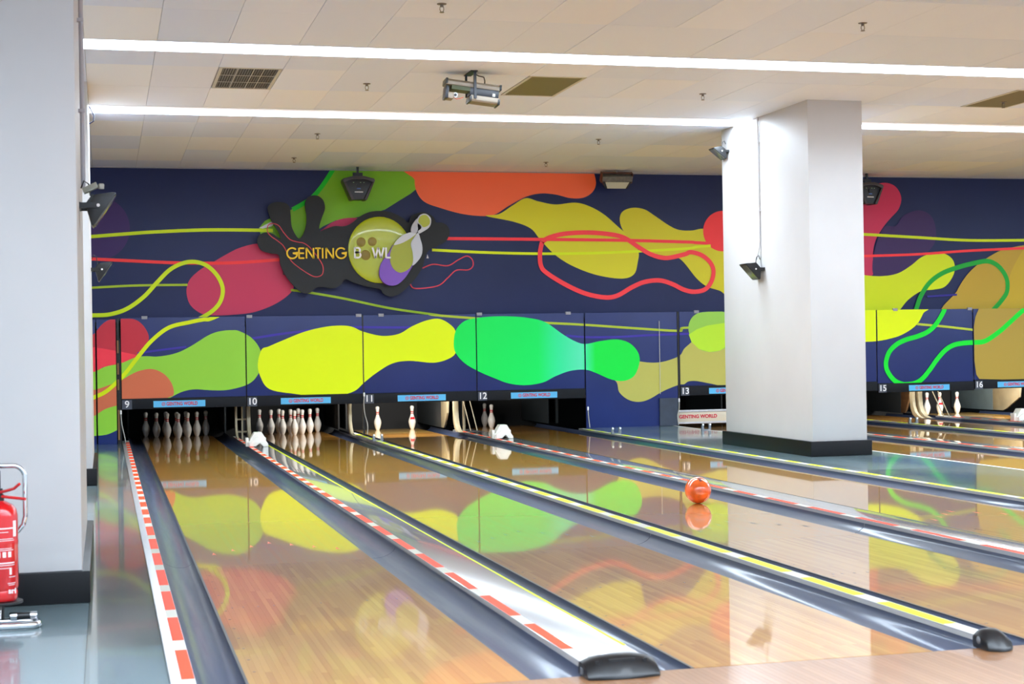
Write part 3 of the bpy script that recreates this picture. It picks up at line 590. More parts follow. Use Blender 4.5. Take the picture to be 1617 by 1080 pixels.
# ------------------------------------------------------------------ pillars
def pillar(x0, x1, y0, y1, zf, lab):
    t = thing('pillar', lab, 'pillar', ((x0+x1)/2, (y0+y1)/2, zf), 'white square pillars')
    MB().box(x0, x1, y0, y1, zf, ZC+.01).build('shaft', white_paint, t, bevel=.006)
    MB().box(x0-.04, x1+.04, y0-.04, y1+.04, zf, zf+.165).build('skirting', baseb, t, bevel=.008)
pillar(-1.34, -.655, 2.49, 4.95, ZL, 'large white pillar at the left edge, behind the fire extinguisher')
pillar(-1.34, -.655, 9.9, 12.35, ZL, 'white pillar mostly hidden behind the large left pillar, small floodlight on it')
pillar(6.93, 7.58, 9.88, 12.35, ZF, 'white pillar with black skirting standing on the blue floor strip')

def conduit(lab, pts, r, clips, m, gp='cable pipes on the pillars'):
    t = thing('conduit', lab, 'conduit', pts[0], gp)
    MB().tube(pts, r, 10).build('pipe', m, t, smooth=True)
    for c in clips: MB().box(c[0]-.02, c[0]+.02, c[1]-.02, c[1]+.02, c[2]-.01, c[2]+.01).build('pipe_clip', m, t, bevel=.003)
pipe_m = mat('pipe_grey', (178, 178, 186), .4); pipe_w = mat('pipe_white', (226, 226, 228), .4)
conduit('vertical grey pipe running down the side of the large left pillar', [(-.633, 3.6, ZC), (-.633, 3.6, 2.27)], .014, [(-.638, 3.6, 3.25), (-.638, 3.6, 2.72)], pipe_m)
conduit('thin white pipe running down the middle pillar to its floodlight', [(6.915, 11.2, ZC), (6.915, 11.2, 2.5), (6.91, 11.2, 2.42), (6.88, 11.22, 2.28)], .012, [(6.92, 11.2, 3.65), (6.92, 11.2, 2.85)], pipe_w)

# ------------------------------------------------------------------ floodlights
glass = mat('lamp_glass', (96, 94, 82), .12, coat=1)
def floodlight(loc, aim, side, s, lab, box_=False):
    """side = direction from the pillar face to the lamp (+1/-1 along x); aim = tilt"""
    t = thing('floodlight', lab, 'floodlight', loc, 'small black floodlights on the pillars')
    x, y, z = loc; d = side
    R = Matrix.Translation((x+d*.12*s, y, z)) @ Matrix.Rotation(-d*aim, 4, 'Y')
    # local: the front faces +x*d, height z, width y
    h = .13*s; w = .11*s
    b_ = MB(); prof = [(-.055*s, -.05*s), (.035*s, -h), (.05*s, -h), (.05*s, h), (.035*s, h), (-.055*s, .05*s)]
    b_.prism([(d*a, c) for a, c in prof], 'y', -w, w).xf(R).build('housing', black_plastic, t, bevel=.004*s)
    for k in range(-3, 4): MB().box(-d*.075*s if d > 0 else .035*s, -d*.035*s if d > 0 else .075*s, k*.022*s-.003*s, k*.022*s+.003*s, -.045*s, .045*s).xf(R).build('cooling_fin', black_plastic, t)
    MB().box(min(d*.05*s, d*.056*s), max(d*.05*s, d*.056*s), -w*.85, w*.85, -h*.88, h*.88).xf(R).build('glass', glass, t)
    br = MB()
    for q in (-1, 1): br.box(min(0, d*.12*s), max(0, d*.12*s), q*(w+.008*s)-.003*s, q*(w+.008*s)+.003*s, -.018*s, .018*s)
    br.box(min(0, d*.008), max(0, d*.008), -w-.01*s, w+.01*s, -.02*s, .02*s); br.xf(Matrix.Translation(loc)).build('bracket', black_plastic, t)
    for q in (-1, 1): MB().lathe([(0, 0), (.011*s, 0), (.011*s, .005*s), (0, .005*s)], 12).xf(Matrix.Translation((x+d*.12*s, y+q*(w+.011*s), z)) @ Matrix.Rotation(-q*math.pi/2, 4, 'X')).build('bracket_bolt', white_ink, t, smooth=True)
    cb = [(x+d*.07*s, y, z+.07*s), (x+d*.06*s, y, z+.15*s), (x+d*.03*s, y, z+.17*s), (x+d*.01, y, z+.12*s)]
    MB().tube([tuple(c)+() for c in cb], .005*s, 6).build('cable', black_plastic, t, smooth=True)
    if box_:
        MB().box(-.05*s, .05*s, -.03*s, .03*s, -.02*s, .02*s).xf(Matrix.Translation((x+d*.07*s, y-.02, z+.12*s)) @ Matrix.Rotation(-d*.45, 4, 'Y')).build('junction_box', mat('junction_grey', (150, 152, 140), .5), t, bevel=.004)
        MB().lathe([(0, 0), (.018*s, 0), (.02*s, .03*s), (.014*s, .035*s), (0, .035*s)], 12).xf(Matrix.Translation((x+d*.14*s, y-.02, z+.115*s))).build('cable_gland', mat('gland_grey', (190, 192, 186), .5), t, smooth=True)
floodlight((-.655, 3.5, 2.15), -.6, 1, .88, 'black floodlight with grey junction box on the side of the large left pillar', True)
floodlight((-.655, 11.6, 2.2), -.6, 1, .95, 'small black floodlight low on the hidden left pillar, in front of the blue mural')
floodlight((6.93, 11.2, 2.16), -.75, -1, .95, 'black floodlight on the left face of the middle white pillar')
floodlight((6.93, 12.2, 3.66), -.9, -1, .8, 'black lamp peeking out behind the top left edge of the middle pillar')

# ------------------------------------------------------------------ ceiling effect lights
taupe = mat('fixture_taupe', (136, 124, 108), .4, metal=.2); fix_dark = mat('fixture_dark', (30, 32, 40), .35)
t = thing('scanner_light', 'black and taupe scanner stage light with mirror hanging from the ceiling', 'stage light', (2.94, 8.83, ZC))
R = Matrix.Translation((2.93, 8.83, 3.755)) @ Matrix.Rotation(.12, 4, 'Y') @ Matrix.Rotation(-.05, 4, 'Z')
MB().prism([(-.10, .068), (-.085, .085), (.085, .085), (.10, .068), (.10, .030), (-.10, .030)], 'x', -.27, .26).xf(R).build('top_housing', taupe, t, bevel=.006)
MB().box(-.03, .25, -.095, .095, -.04, .031).xf(R).build('body', fix_dark, t, bevel=.004)
MB().box(-.21, -.03, -.09, .08, -.008, .03).xf(R).build('mirror_arm', mat('fixture_olive', (70, 78, 42), .5), t)
MB().prism([(-.085, -.10), (-.10, -.085), (-.10, -.04), (.10, -.04), (.10, -.085), (.085, -.10)], 'x', -.02, .255).xf(R).build('lower_housing', taupe, t, bevel=.006)
MB().box(-.265, -.235, -.09, .09, -.1, .02).xf(R).build('end_plate', fix_dark, t, bevel=.006)
MB().box(-.238, -.18, -.085, .07, -.098, -.045).xf(R).build('mirror_shield', taupe, t, bevel=.006)
for xx in (-.275, .25):
    MB().box(xx, xx+.022, -.105, .105, .035, .09).xf(R).build('corner_guard', black_plastic, t, bevel=.006)
for xx in (-.03, .245):
    MB().box(xx, xx+.022, -.105, .105, -.105, -.05).xf(R).build('corner_guard', black_plastic, t, bevel=.006)
MB().lathe([(0, 0), (.026, 0), (.026, .03), (0, .03)], 16).xf(Matrix.Translation((2.76, 8.82, 3.72)) @ Matrix.Rotation(math.pi/2, 4, 'X')).build('mirror_motor', mat('motor_white', (210, 210, 206), .4), t, smooth=True)
MB().lathe([(0, 0), (.013, 0), (.013, .006), (0, .006)], 12).xf(Matrix.Translation((2.76, 8.79, 3.72)) @ Matrix.Rotation(math.pi/2, 4, 'X')).build('motor_shaft', black_plastic, t, smooth=True)
MB().tube([(2.74, 8.8, 3.70), (2.77, 8.79, 3.68), (2.81, 8.8, 3.69), (2.84, 8.8, 3.70)], .003, 6).build('red_wire', mat('wire_red', (210, 60, 50), .5), t)
MB().box(2.925, 2.95, 8.70, 8.73, 3.68, ZC).box(2.895, 2.912, 8.93, 8.96, 3.72, ZC).box(2.89, 2.96, 8.68, 8.98, ZC-.01, ZC).build('hanging_bracket', fix_dark, t)
MB().tube([(2.96, 8.78, 3.92), (2.99, 8.78, 3.905), (3.04, 8.78, 3.895), (3.05, 8.78, 3.86), (3.05, 8.79, 3.83)], .006, 6).build('power_cable', black_plastic, t, smooth=True)
MB().box(.19, .215, -.0975, -.095, -.03, -.003).xf(R).build('white_label', white_ink, t)

def barrel(x, y, z, w, h, lab, rot=0):
    t = thing('effect_light', lab, 'stage light', (x, y, ZC), 'dark effect lights hanging in front of the mural')
    R = Matrix.Translation((x, y, z)) @ Matrix.Rotation(rot, 4, 'Z')
    top = [(-w/2, h*.28), (-w*.47, h*.36), (-w*.16, h*.46), (w*.16, h*.46), (w*.47, h*.36), (w/2, h*.28), (w*.46, h*.20), (w*.2, h*.33), (-w*.2, h*.33), (-w*.46, h*.20)]
    MB().prism(top, 'y', -.12, .12).xf(R).build('top_shell', mat('shell_grey', (66, 62, 66), .4), t, bevel=.004)
    body = [(-w*.44, h*.24), (-w*.18, h*.34), (w*.18, h*.34), (w*.44, h*.24), (w*.2, -h*.48), (-w*.2, -h*.48)]
    MB().prism(body, 'y', -.09, .1).xf(R).build('body', fix_dark, t, bevel=.004)
    for s_ in (-1, 1):
        MB().prism([(s_*w*.49, h*.25), (s_*w*.42, h*.25), (s_*w*.15, -h*.5), (s_*w*.24, -h*.5)], 'y', -.115, .12).xf(R).build('side_rail', mat('rail_brown', (58, 48, 46), .4), t, bevel=.004)
    MB().box(-w*.15, w*.15, -.02, .02, h*.4, h*.62).xf(R).build('yoke_plate', fix_dark, t)
    MB().box(-w*.035, w*.035, -.012, .012, h*.5, ZC-z).xf(R).build('hanging_bracket', fix_dark, t)
    MB().lathe([(0, 0), (w*.08, 0), (w*.08, .02), (0, .02)], 14).xf(R @ Matrix.Translation((0, -.09, h*.08)) @ Matrix.Rotation(math.pi/2, 4, 'X')).build('lens', black_plastic, t, smooth=True)
    for q, (a, c) in enumerate(((-w*.13, w*.13), (-w*.06, w*.06))):
        MB().box(a, c, -.094, -.09, -h*.2+q*.05, -h*.2+.014+q*.05).xf(R).build('printed_bar', mat('label_blue', (90, 120, 190), .5) if q else white_ink, t)
    for q in (-1, .35, 1): MB().box(q*w*.16-.008, q*w*.16+.008, -.094, -.09, h*.19, h*.215).xf(R).build('indicator', mat('indicator_green', (150, 190, 140), .5), t)
barrel(3.06, 16.72, 3.635, .47, .36, 'dark tapered effect light hanging in front of the lime green mural shape')
barrel(11.15, 16.72, 3.63, .47, .36, 'dark effect light half hidden behind the right side of the middle pillar', .15)
# wide work light
t = thing('work_light', 'grey framed halogen work light with pale glass, right of the orange mural shape', 'floodlight', (7.0, 16.75, ZC))
R = Matrix.Translation((7.0, 16.75, 3.785)) @ Matrix.Rotation(.5, 4, 'X')
MB().box(-.235, .235, -.08, .08, .02, .1).xf(R).build('housing', mat('work_grey', (104, 104, 100), .5, noise=.3, nscale=(20, 20, 20)), t, bevel=.006)
MB().prism([(-.235, .02), (.235, .02), (.17, -.1), (-.17, -.1)], 'y', -.07, .075).xf(R).build('reflector_hood', black_plastic, t, bevel=.004)
MB().prism([(-.19, .012), (.19, .012), (.145, -.092), (-.145, -.092)], 'y', -.078, -.071).xf(R).build('glass', mat('work_glass', (190, 194, 178), .2), t)
MB().box(-.245, -.235, -.05, .05, -.02, .13).box(.235, .245, -.05, .05, -.02, .13).box(-.245, .245, -.02, .02, .125, .135).xf(R).build('bracket', mat('bracket_rust', (92, 54, 44), .6), t)
MB().tube([(7.0, 16.7, 3.88), (7.0, 16.7, ZC)], .012, 8).build('hanger', mid_grey, t)

# sprinklers
spr = None; spm = mat('sprinkler_metal', (120, 108, 98), .35, metal=.7)
for (x, y, lab) in ((2.02, 5.9, 'sprinkler head at the top edge, above the nearer strip light, left of centre'), (2.04, 9.6, 'sprinkler head between the dark slatted vent and the scanner light'), (2.03, 13.29, 'sprinkler head above the black sign, just behind the farther strip light'),
            (2.03, 15.74, 'sprinkler head close to the mural above the black sign'), (5.645, 13.34, 'sprinkler head behind the farther strip light, left of the middle pillar'),
            (5.646, 15.83, 'sprinkler head close to the mural above the orange shape'), (5.61, 5.99, 'sprinkler head near the top of the photo, above the middle pillar'),
            (5.638, 9.68, 'sprinkler head just left of the middle pillar top'), (9.22, 9.70, 'sprinkler head right of the middle pillar, beside the cut-off vent'), (9.2, 15.83, 'sprinkler head close to the mural right of the middle pillar')):
    if spr is None:
        spr = thing('sprinkler_head', lab, 'sprinkler', (x, y, ZC), 'sprinkler heads in the ceiling')
        MB().lathe([(0, 0), (.038, 0), (.036, -.005), (.018, -.008), (.0, -.008)], 16).build('flange', spm).parent = spr
        MB().lathe([(0, -.008), (.014, -.008), (.012, -.025), (0, -.025)], 12).build('nozzle', spm).parent = spr
        f = MB()
        for s_ in (-1, 1): f.tube([(s_*.012, 0, -.02), (s_*.016, 0, -.045), (s_*.004, 0, -.066)], .003, 6)
        f.build('frame_arms', spm).parent = spr
        MB().lathe([(0, -.064), (.018, -.064), (.018, -.068), (0, -.068)], 14).build('deflector', spm).parent = spr
    else: dup(spr, (x, y, ZC), lab)

# ------------------------------------------------------------------ masks above the lanes
MZ0, MZ1 = .655, 1.795
fascia_m = mat('fascia_black', (16, 19, 25), .6, spec=.25, noise=.15, nscale=(6, 6, 6)); plate_m = mat('number_plate', (70, 74, 86), .5); tab_m = mat('tab_grey', (150, 152, 160), .5)
def panel(x0, x1, z0, z1, name, label, n=None, y=YM, group='mural panels above the pins', labx=None, tabs=(), dz=0):
    t = thing(name, label, 'wall panel', ((x0+x1)/2, y, z0), group)
    MB().box(x0+.008, x1-.008, y, y+.03, z0, z1).build('board', navy_low, t, bevel=.002)
    m = MB(); used = [];
    for i, sh in enumerate(MURAL_LOWER):
        k = ink(sh[0])
        if k not in used: used.append(k)
        if not print_faces(m, sh, (x0+.0085, x1-.0085, z0+.001, z1-.001), y-.0006*(i+1), used.index(k)) : pass
    if m.f: flat_mesh(m, 'mural_print', used, t)
    for tx in tabs: MB().box(tx-.04, tx+.04, y-.012, y+.02, z1-.022, z1+.022).build('hinge_tab', tab_m, t, bevel=.003)
    if n:
        fz0, fz1 = .508+dz, .65+dz
        MB().box(x0+.004, x1-.004, y-.02, y+.03, fz0, fz1).box(x0+.004, x1-.004, y-.006, y+.03, fz1, fz1+.006).build('fascia', fascia_m, t, bevel=.002)
        pl = MB().box(x0+.01, x0+.145, y-.026, y-.02, fz0+.0, fz1-.012).build('number_plate', plate_m, t)
        text('numeral', str(n), .135, (x0+.078, y-.0275, fz0+.066), white_ink, pl, bold=.002)
        lx = labx
        lb = MB().box(lx-.36, lx+.36, y-.026, y-.02, fz0+.018, fz0+.108).build('name_label', cyan, t)
        text('lettering', 'GENTING WORLD', .070, (lx+.035, y-.0272, fz0+.063), red_ink, lb, bold=.0021, fit=.43)
        rg = MB(); cxx = lx-.222
        for q in range(20):
            a, c = q*math.pi/10, (q+1)*math.pi/10
            rg.add([(cxx+math.cos(a)*.026, y-.0272, fz0+.063+math.sin(a)*.026), (cxx+math.cos(c)*.026, y-.0272, fz0+.063+math.sin(c)*.026),
                    (cxx+math.cos(c)*.019, y-.0272, fz0+.063+math.sin(c)*.019), (cxx+math.cos(a)*.019, y-.0272, fz0+.063+math.sin(a)*.019)], [(0, 1, 2, 3)])
        for q in (-.008, 0, .008): rg.add([(cxx+q-.002, y-.0272, fz0+.05), (cxx+q+.002, y-.0272, fz0+.05), (cxx+q+.002, y-.0272, fz0+.076), (cxx+q-.002, y-.0272, fz0+.076)], [(0, 1, 2, 3)])
        flat_mesh(rg, 'round_emblem', [red_ink], lb)
    return t
panel(-.64, -.365, ZL, 1.775, 'side_panel', 'narrow mural panel reaching the floor, red lime and orange, far left', group='mural panels reaching the floor')
panel(-3.2, -.645, ZL, 1.775, 'side_panel', 'mural panel reaching the floor behind the left pillars', group='mural panels reaching the floor')
bx = [-.31, 1.434, 3.127, 4.827, 6.51]
for k, n in enumerate((9, 10, 11, 12)):
    panel(bx[k], bx[k+1], MZ0, MZ1, 'lane_mask', {9: 'leftmost masking panel with orange circle, lime pin and yellow curve', 10: 'masking panel filled with the body of the bright yellow pin', 11: 'masking panel with the neck and head of the yellow pin',
        12: 'masking panel with the body of the big green pin'}[n], n, labx={9: .49, 10: 2.28, 11: 3.985, 12: 5.70}[n], tabs={9: (.024,), 10: (1.49, 3.07), 11: (3.4,), 12: (4.88, 6.257)}[n])
rp_ = panel(6.515, 8.005, ZF, MZ1, 'side_panel', 'mural panel reaching the floor with grey patch board and khaki pin', group='mural panels reaching the floor')
MB().box(7.69, 7.985, YM-.03, YM, ZF+.004, .475).build('patch_board', mat('patch_grey', (52, 62, 78), .5, noise=.2, nscale=(8, 8, 8)), rp_)
MB().box(7.70, 7.708, YM-.02, YM-.018, .54, 1.66).build('seam_strip', mat('seam_white', (205, 205, 190), .5), rp_)
panel(8.03, 9.70, MZ0, MZ1, 'lane_mask', 'khaki and light green masking panel cut off by the pillar', 13, labx=8.86, tabs=(8.32,))
panel(9.70, 11.365, MZ0, MZ1, 'lane_mask', 'yellow and navy masking panel just right of the middle pillar', 14, labx=10.5)
panel(11.37, 13.08, MZ0-.035, MZ1, 'lane_mask', 'navy masking panel with green outline loop above three pins', 15, labx=12.27, tabs=(11.7, 13.03), dz=-.03)
panel(13.085, 14.8, MZ0-.015, MZ1, 'lane_mask', 'plain khaki masking panel at the right edge crossed by a green stripe', 16, labx=13.86, dz=-.01)
panel(14.8, 16.5, MZ0, MZ1, 'lane_mask', 'khaki masking panel beyond the right edge', 17, labx=15.6)

# black machine side posts between the masks
post_m = mat('post_black', (20, 18, 18), .4); amber = mat('post_amber', (150, 108, 60), .5)
t = thing('machine_post', 'dark slot with bits of amber wood left of the leftmost mask', 'machine post', (-.338, YM+.05, .02))
MB().box(-.363, -.312, YM+.03, YM+.05, .02, 1.79).build('back_plate', post_m, t)
for a, c in ((1.30, 1.48), (1.0, 1.16), (.78, .93), (.08, .5)): MB().box(-.358, -.335, YM+.012, YM+.03, a, c).build('wood_piece', amber, t)
MB().box(-.328, -.314, YM-.004, YM+.03, .02, 1.76).build('front_edge', black_plastic, t)
MB().box(-.36, -.314, YM-.004, YM+.03, 1.5, 1.76).build('hinge_block', black_plastic, t)
for x, lab in ((3.127, 'thin black post through the yellow pin mural'), (8.017, 'thin black post at the right of the grey patch board')):
    t = thing('machine_post', lab, 'machine post', (x, YM+.05, .05))
    MB().box(x-.012, x+.012, YM+.0, YM+.05, .06 if x < 5 else .3, 1.80).build('front_edge', post_m, t)
# hanging cords and clips
cord_m = mat('cord_grey', (190, 188, 180), .5)
for pts, lab in ((((3.127, .62), (3.12, .50), (3.135, .35), (3.17, .2), (3.165, .06)), 'grey cord hanging below the post in the yellow pin mural'),
                 (((-.318, .45), (-.31, .34), (-.30, .26), (-.27, .12), (-.26, .04)), 'pale cord hanging at the lower left of the leftmost rack of pins'),
                 (((6.535, .33), (6.545, .2), (6.56, .06)), 'white cord hanging at the left end of the floor length navy panel'),
                 (((8.0, .42), (7.995, .3), (7.97, .2), (7.985, .06)), 'pale cord hanging beside the grey patch board')):
    t = thing('hanging_cord', lab, 'cord', (pts[0][0], YM-.04, pts[0][1]), 'short cords hanging beside the masks')
    cc = catmull([tuple(q) for q in pts], 5, False)
    MB().tube([(a, YM-.04, c) for a, c in cc], .007, 6).build('cord', cord_m, t, smooth=True)
    MB().lathe([(0, 0), (.013, .003), (.013, .05), (.006, .06), (0, .06)], 10, (pts[0][0], YM-.04, pts[0][1]-.01)).build('plug', white_ink, t, smooth=True)

# ------------------------------------------------------------------ pits behind the masks
mb = MB().box(-3.2, 17, 20.3, 20.36, -.16, 1.8).box(-3.2, 17, YM+.04, 20.3, 1.7, 1.74).box(-.44, -.40, YM+.04, 20.3, -.16, 1.74).box(17, 17.05, YM, 20.3, -.16, 1.8)
struct(mb.build('wall_pit', black_matte))
struct(MB().box(6.60, 7.9, YM+.06, YM+.1, -.1, 1.74).build('wall_behind', black_matte))
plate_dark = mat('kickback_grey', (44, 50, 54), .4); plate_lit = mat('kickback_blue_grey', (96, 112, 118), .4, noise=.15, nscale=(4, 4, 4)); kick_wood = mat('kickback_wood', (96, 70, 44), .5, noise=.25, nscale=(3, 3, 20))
def kickback(xl, xr, lab, style, pm, yp=18.6, front=None):
    """side walls of two neighbouring pin decks with the ball lift frame between them"""
    t = thing('kickback', lab, 'kickback', ((xl+xr)/2, 18.4, 0), 'kickbacks between the pin decks')
    for x in (xl, xr): MB().box(x-.012, x+.012, yp, 20.25, .052, .64).build('side_plate', pm, t, bevel=.003)
    MB().box(xl+.012, xr-.012, 20.1, 20.14, .052, .7).build('rear_plate', black_matte, t)
    if front:
        MB().prism([(yp-.004, .056), (yp-.004, .66), (yp-front[0], .66), (yp-front[0]+.06, .3), (yp-front[0]*.5, .10), (yp-front[0]*.35, .056)], 'x', xl-.012, xl+.02).build('front_cheek', front[1], t, bevel=.003)
    if style == 'none': return
    def rail(x, w=.03, y0=17.15, big=.0):
        o = []; n = 10
        for i in range(n+1):
            a = math.pi/2*i/n; o.append((y0+.30-.30*math.sin(a)-.0, .33-.28*math.cos(a)))   # curve from the floor up
        # outline in (y,z): outer edge then back
        outer = [(y0+.25-.55*(1-i/8)**1.5, .05+.0*i) for i in range(0, 1)]
        A = [(y0-.42, .05), (y0-.30, .055), (y0-.18, .085), (y0-.08, .15), (y0-.02, .25), (y0, .40), (y0, .66)]
        B = [(y0+.10, .66), (y0+.10, .38), (y0+.07, .2), (y0, .1), (y0-.1, .05)]
        MB().prism([(a, c) for a, c in A+B], 'x', x-w/2, x+w/2).build('curved_rail', beige, t, bevel=.004)
    if style == 'double':
        rail(xl+.05); rail(xr-.05, .05)
        for z in (.12, .3, .5): MB().box(xl+.06, xr-.06, 17.2, 17.23, z, z+.022).build('cross_rung', beige, t)
        MB().box((xl+xr)/2-.012, (xl+xr)/2+.012, 17.18, 17.2, .05, .66).build('upright', beige, t)
    elif style == 'single': rail((xl+xr)/2-.1, .045)
    elif style == 'wide':
        rail(xl-.02 if xl < 6 else 12.26, .07)
        if xl > 6: rail(12.14, .05)
        for a in (0, .1): MB().tube([((xl if xl < 6 else 12.35)+.07+a, 17.2, .64), ((xl if xl < 6 else 12.42)+.16+a, 16.98, .06)], .008, 6).build('brace_rod', beige, t, smooth=True)
        if xl < 6: MB().box(xl+.12, xl+.15, 17.3, 17.34, .05, .64).build('upright', beige, t)
kickback(1.25, 1.53, 'pale ladder-like ball lift frame between the two full racks of pins', 'double', plate_dark)
kickback(3.0, 3.12, 'single pale curved rail right of the second full rack', 'single', black_matte)
kickback(4.58, 4.92, 'wide pale curved frame with slanted rods left of the cream hood', 'wide', plate_dark, 18.3, (.5, beige))
kickback(6.40, 6.56, 'dark side plate under the orange shelf', 'none', plate_dark)
kickback(9.40, 9.66, 'pale ball lift frame behind the sweep bar, beside the pillar', 'double', plate_dark)
kickback(11.18, 11.28, 'dark side plate just right of the pillar', 'none', plate_dark)
kickback(12.78, 13.10, 'pale curved frame with slanted rods before the leftmost of three pins', 'wide', plate_dark, 18.75, (.35, kick_wood))
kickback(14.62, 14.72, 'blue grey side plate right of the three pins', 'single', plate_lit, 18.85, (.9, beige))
kickback(-.30, -.20, 'black side plate left of the leftmost rack of pins', 'none', black_matte)
# orange shelf with small parts seen at the top right of the pit of lane 12
t = thing('parts_shelf', 'orange shelf with small parts high inside the pit left of the navy floor panel', 'shelf', (6.5, 19.0, .62))
MB().box(6.45, 7.8, 17.3, 17.7, .50, .52).build('shelf_board', mat('shelf_orange', (190, 100, 40), .5), t)
for k in range(4): MB().lathe([(0, 0), (.03, 0), (.03, .07), (.02, .09), (0, .09)], 10, (6.62+.1*k, 17.4+.06*k, .52)).build('part', mat('part_red', (150, 40, 36), .5) if k % 2 else beige, t, smooth=True)
# sweep bar lowered on lane 13
t = thing('sweep_bar', 'lowered cream sweep bar with red lettering left of the pillar', 'sweep bar', (8.9, YM+.25, .1))
MB().box(8.06, 9.6, YM+.2, YM+.26, .09, .24).build('board', mat('sweep_cream', (224, 214, 190), .4), t, bevel=.006)
MB().box(8.04, 9.62, YM+.19, YM+.27, .24, .275).build('top_bar', alu, t, bevel=.004)
MB().box(8.04, 9.62, YM+.19, YM+.27, .06, .09).build('bottom_bar', alu, t, bevel=.004)
text('lettering', 'GENTING WORLD', .075, (8.40, YM+.199, .17), red_ink, t, bold=.003)

# ------------------------------------------------------------------ pins
prof = [(.0, 0), (.0258, 0), (.0286, .004), (.036, .02), (.0462, .0475), (.0545, .08), (.0598, .105), (.0605, .1145), (.0590, .135), (.0535, .16), (.0440, .185), (.0340, .21), (.0265, .235), (.0230, .254), (.0226, .27), (.0236, .29), (.0270, .315), (.0308, .335), (.0324, .345), (.0318, .358), (.0275, .371), (.0180, .379), (.0, .381)]
src_pin = None
def pin(x, y, lab, grp, mark=False):
    global src_pin
    if src_pin is None:
        src_pin = thing('bowling_pin', lab, 'bowling pin', (x, y, 0), grp)
        MB().lathe(prof[1:-1]+[(.001, .381)], 28).build('pin_body', pin_white, None, smooth=True).parent = src_pin
        for a, c in ((.246, .262), (.274, .290)):
            MB().lathe([(.0240, a), (.0236, (a+c)/2), (.0243, c)], 24).build('neck_stripe', pin_red, None, smooth=True).parent = src_pin
        o = src_pin
    else: o = dup(src_pin, (x, y, 0), lab, grp)
    if mark:
        m = MB().lathe([(.0548, .158), (.0500, .172), (.0405, .196)], 8, a0=math.radians(225), a1=math.radians(315)).build('red_mark', pin_red); m.parent = o
    return o
ROWS = [(0, 0, 'head pin'), (-1, 1, 'second row left pin'), (1, 1, 'second row right pin'), (-2, 2, 'third row left pin'), (0, 2, 'third row middle pin'), (2, 2, 'third row right pin'),
        (-3, 3, 'back row far left pin'), (-1, 3, 'back row second pin from the left'), (1, 3, 'back row second pin from the right'), (3, 3, 'back row far right pin')]
def rack(n, nums, extra=''):
    c = LANES[n]+WL/2
    for i in nums:
        dx, r, nm = ROWS[i-1]
        lab = {9: '%s of the leftmost rack', 10: '%s of the rack right of the white hood'}[n] % nm
        pin(c+dx*.1524, 18.32+r*.264, lab, 'racked pins on lane %d' % n)
rack(9, range(1, 11)); rack(10, range(1, 11))
pin(3.70, 19.12, 'plain bright white pin, left of two under the yellow pin neck', 'two pins left on lane 11')
pin(4.26, 19.10, 'bright pin with red mark on its belly, left of the pale curved frame', 'two pins left on lane 11', True)
pin(5.51, 19.3, 'rear grey-looking pin, left of two behind the cream hood', 'two pins left on lane 12')
pin(5.485, 18.72, 'front grey-looking pin, right of two behind the cream hood', 'two pins left on lane 12')
pin(13.47, 19.11, 'white bowling pin behind the slanted rods, left of the three on the right side', 'three pins left at the right')
pin(13.72, 19.11, 'white bowling pin with red mark, middle of the three on the right side', 'three pins left at the right', True)
pin(14.06, 19.11, 'plain white bowling pin, right of the three on the right side', 'three pins left at the right')

# ------------------------------------------------------------------ bowling ball
t = thing('bowling_ball', 'orange bowling ball rolling down lane 11', 'bowling ball', (4.135, 6.12, 0))
t['label'] = 'glossy orange bowling ball rolling alone on its lane'
bm_ = bmesh.new(); bmesh.ops.create_uvsphere(bm_, u_segments=48, v_segments=32, radius=.1083)
me = bpy.data.meshes.new('ball_shell'); bm_.to_mesh(me); bm_.free(); me.polygons.foreach_set('use_smooth', [True]*len(me.polygons))
bmat = mat('ball_orange', (252, 108, 38), .12, coat=1, noise=.35, nscale=(14, 14, 14)); me.materials.append(bmat)
o = bpy.data.objects.new('ball_shell', me); COL.objects.link(o); o.parent = t; o.location = (0, 0, .1083)
for a, e_ in ((-1.75, 1.12), (-1.45, 1.15), (-1.62, .9)):
    d = Vector((math.cos(a)*math.cos(e_), math.sin(a)*math.cos(e_), math.sin(e_)))
    MB().lathe([(0, 0), (.012, 0), (.012, .0015), (0, .0015)], 14).xf(Matrix.Translation(Vector((0, 0, .1083))+d*.1075) @ d.to_track_quat('Z', 'Y').to_matrix().to_4x4()).build('finger_hole', mat('hole_brown', (120, 34, 12), .6)).parent = t

# ------------------------------------------------------------------ small things on the dividers
hood_m = mat('hood_white', (228, 226, 216), .4, noise=.1, nscale=(12, 12, 12))
def hood(x, y, lab, rot):
    t = thing('ball_guide_hood', lab, 'guide hood', (x, y, ZF), 'white faceted hoods on the wide dividers'); t.rotation_euler.z = rot
    prof_ = [(-.125, 0), (-.13, .06), (-.105, .075), (-.10, .10), (-.085, .12), (-.045, .185), (.05, .185), (.085, .125), (.105, .11), (.105, .07), (.13, .035), (.135, 0), (.06, 0), (.02, .035), (-.02, .012), (-.06, .0)]
    MB().prism(prof_, 'y', -.07, .09).build('hood_shell', hood_m, None, bevel=.006).parent = t
    MB().prism([(-.11, 0), (-.115, .055), (0, .135), (.095, .07), (.125, .03), (.13, 0), (.065, 0), (.02, .05), (-.03, .005)], 'y', -.11, -.07).build('front_lip', hood_m, None, bevel=.005).parent = t
    MB().box(-.155, -.118, -.05, .06, 0, .115).build('side_block', hood_m, None, bevel=.005).parent = t
hood(1.40, 14.95, 'white faceted plastic hood left of the second full rack', 0)
hood(4.74, 15.05, 'cream faceted plastic hood in front of two grey-looking pins', 0)
hood(12.99, 15.4, 'cream faceted plastic hood on the far divider at the right edge', 0)
clip_m = mat('clip_steel', (150, 156, 162), .3, metal=.8)
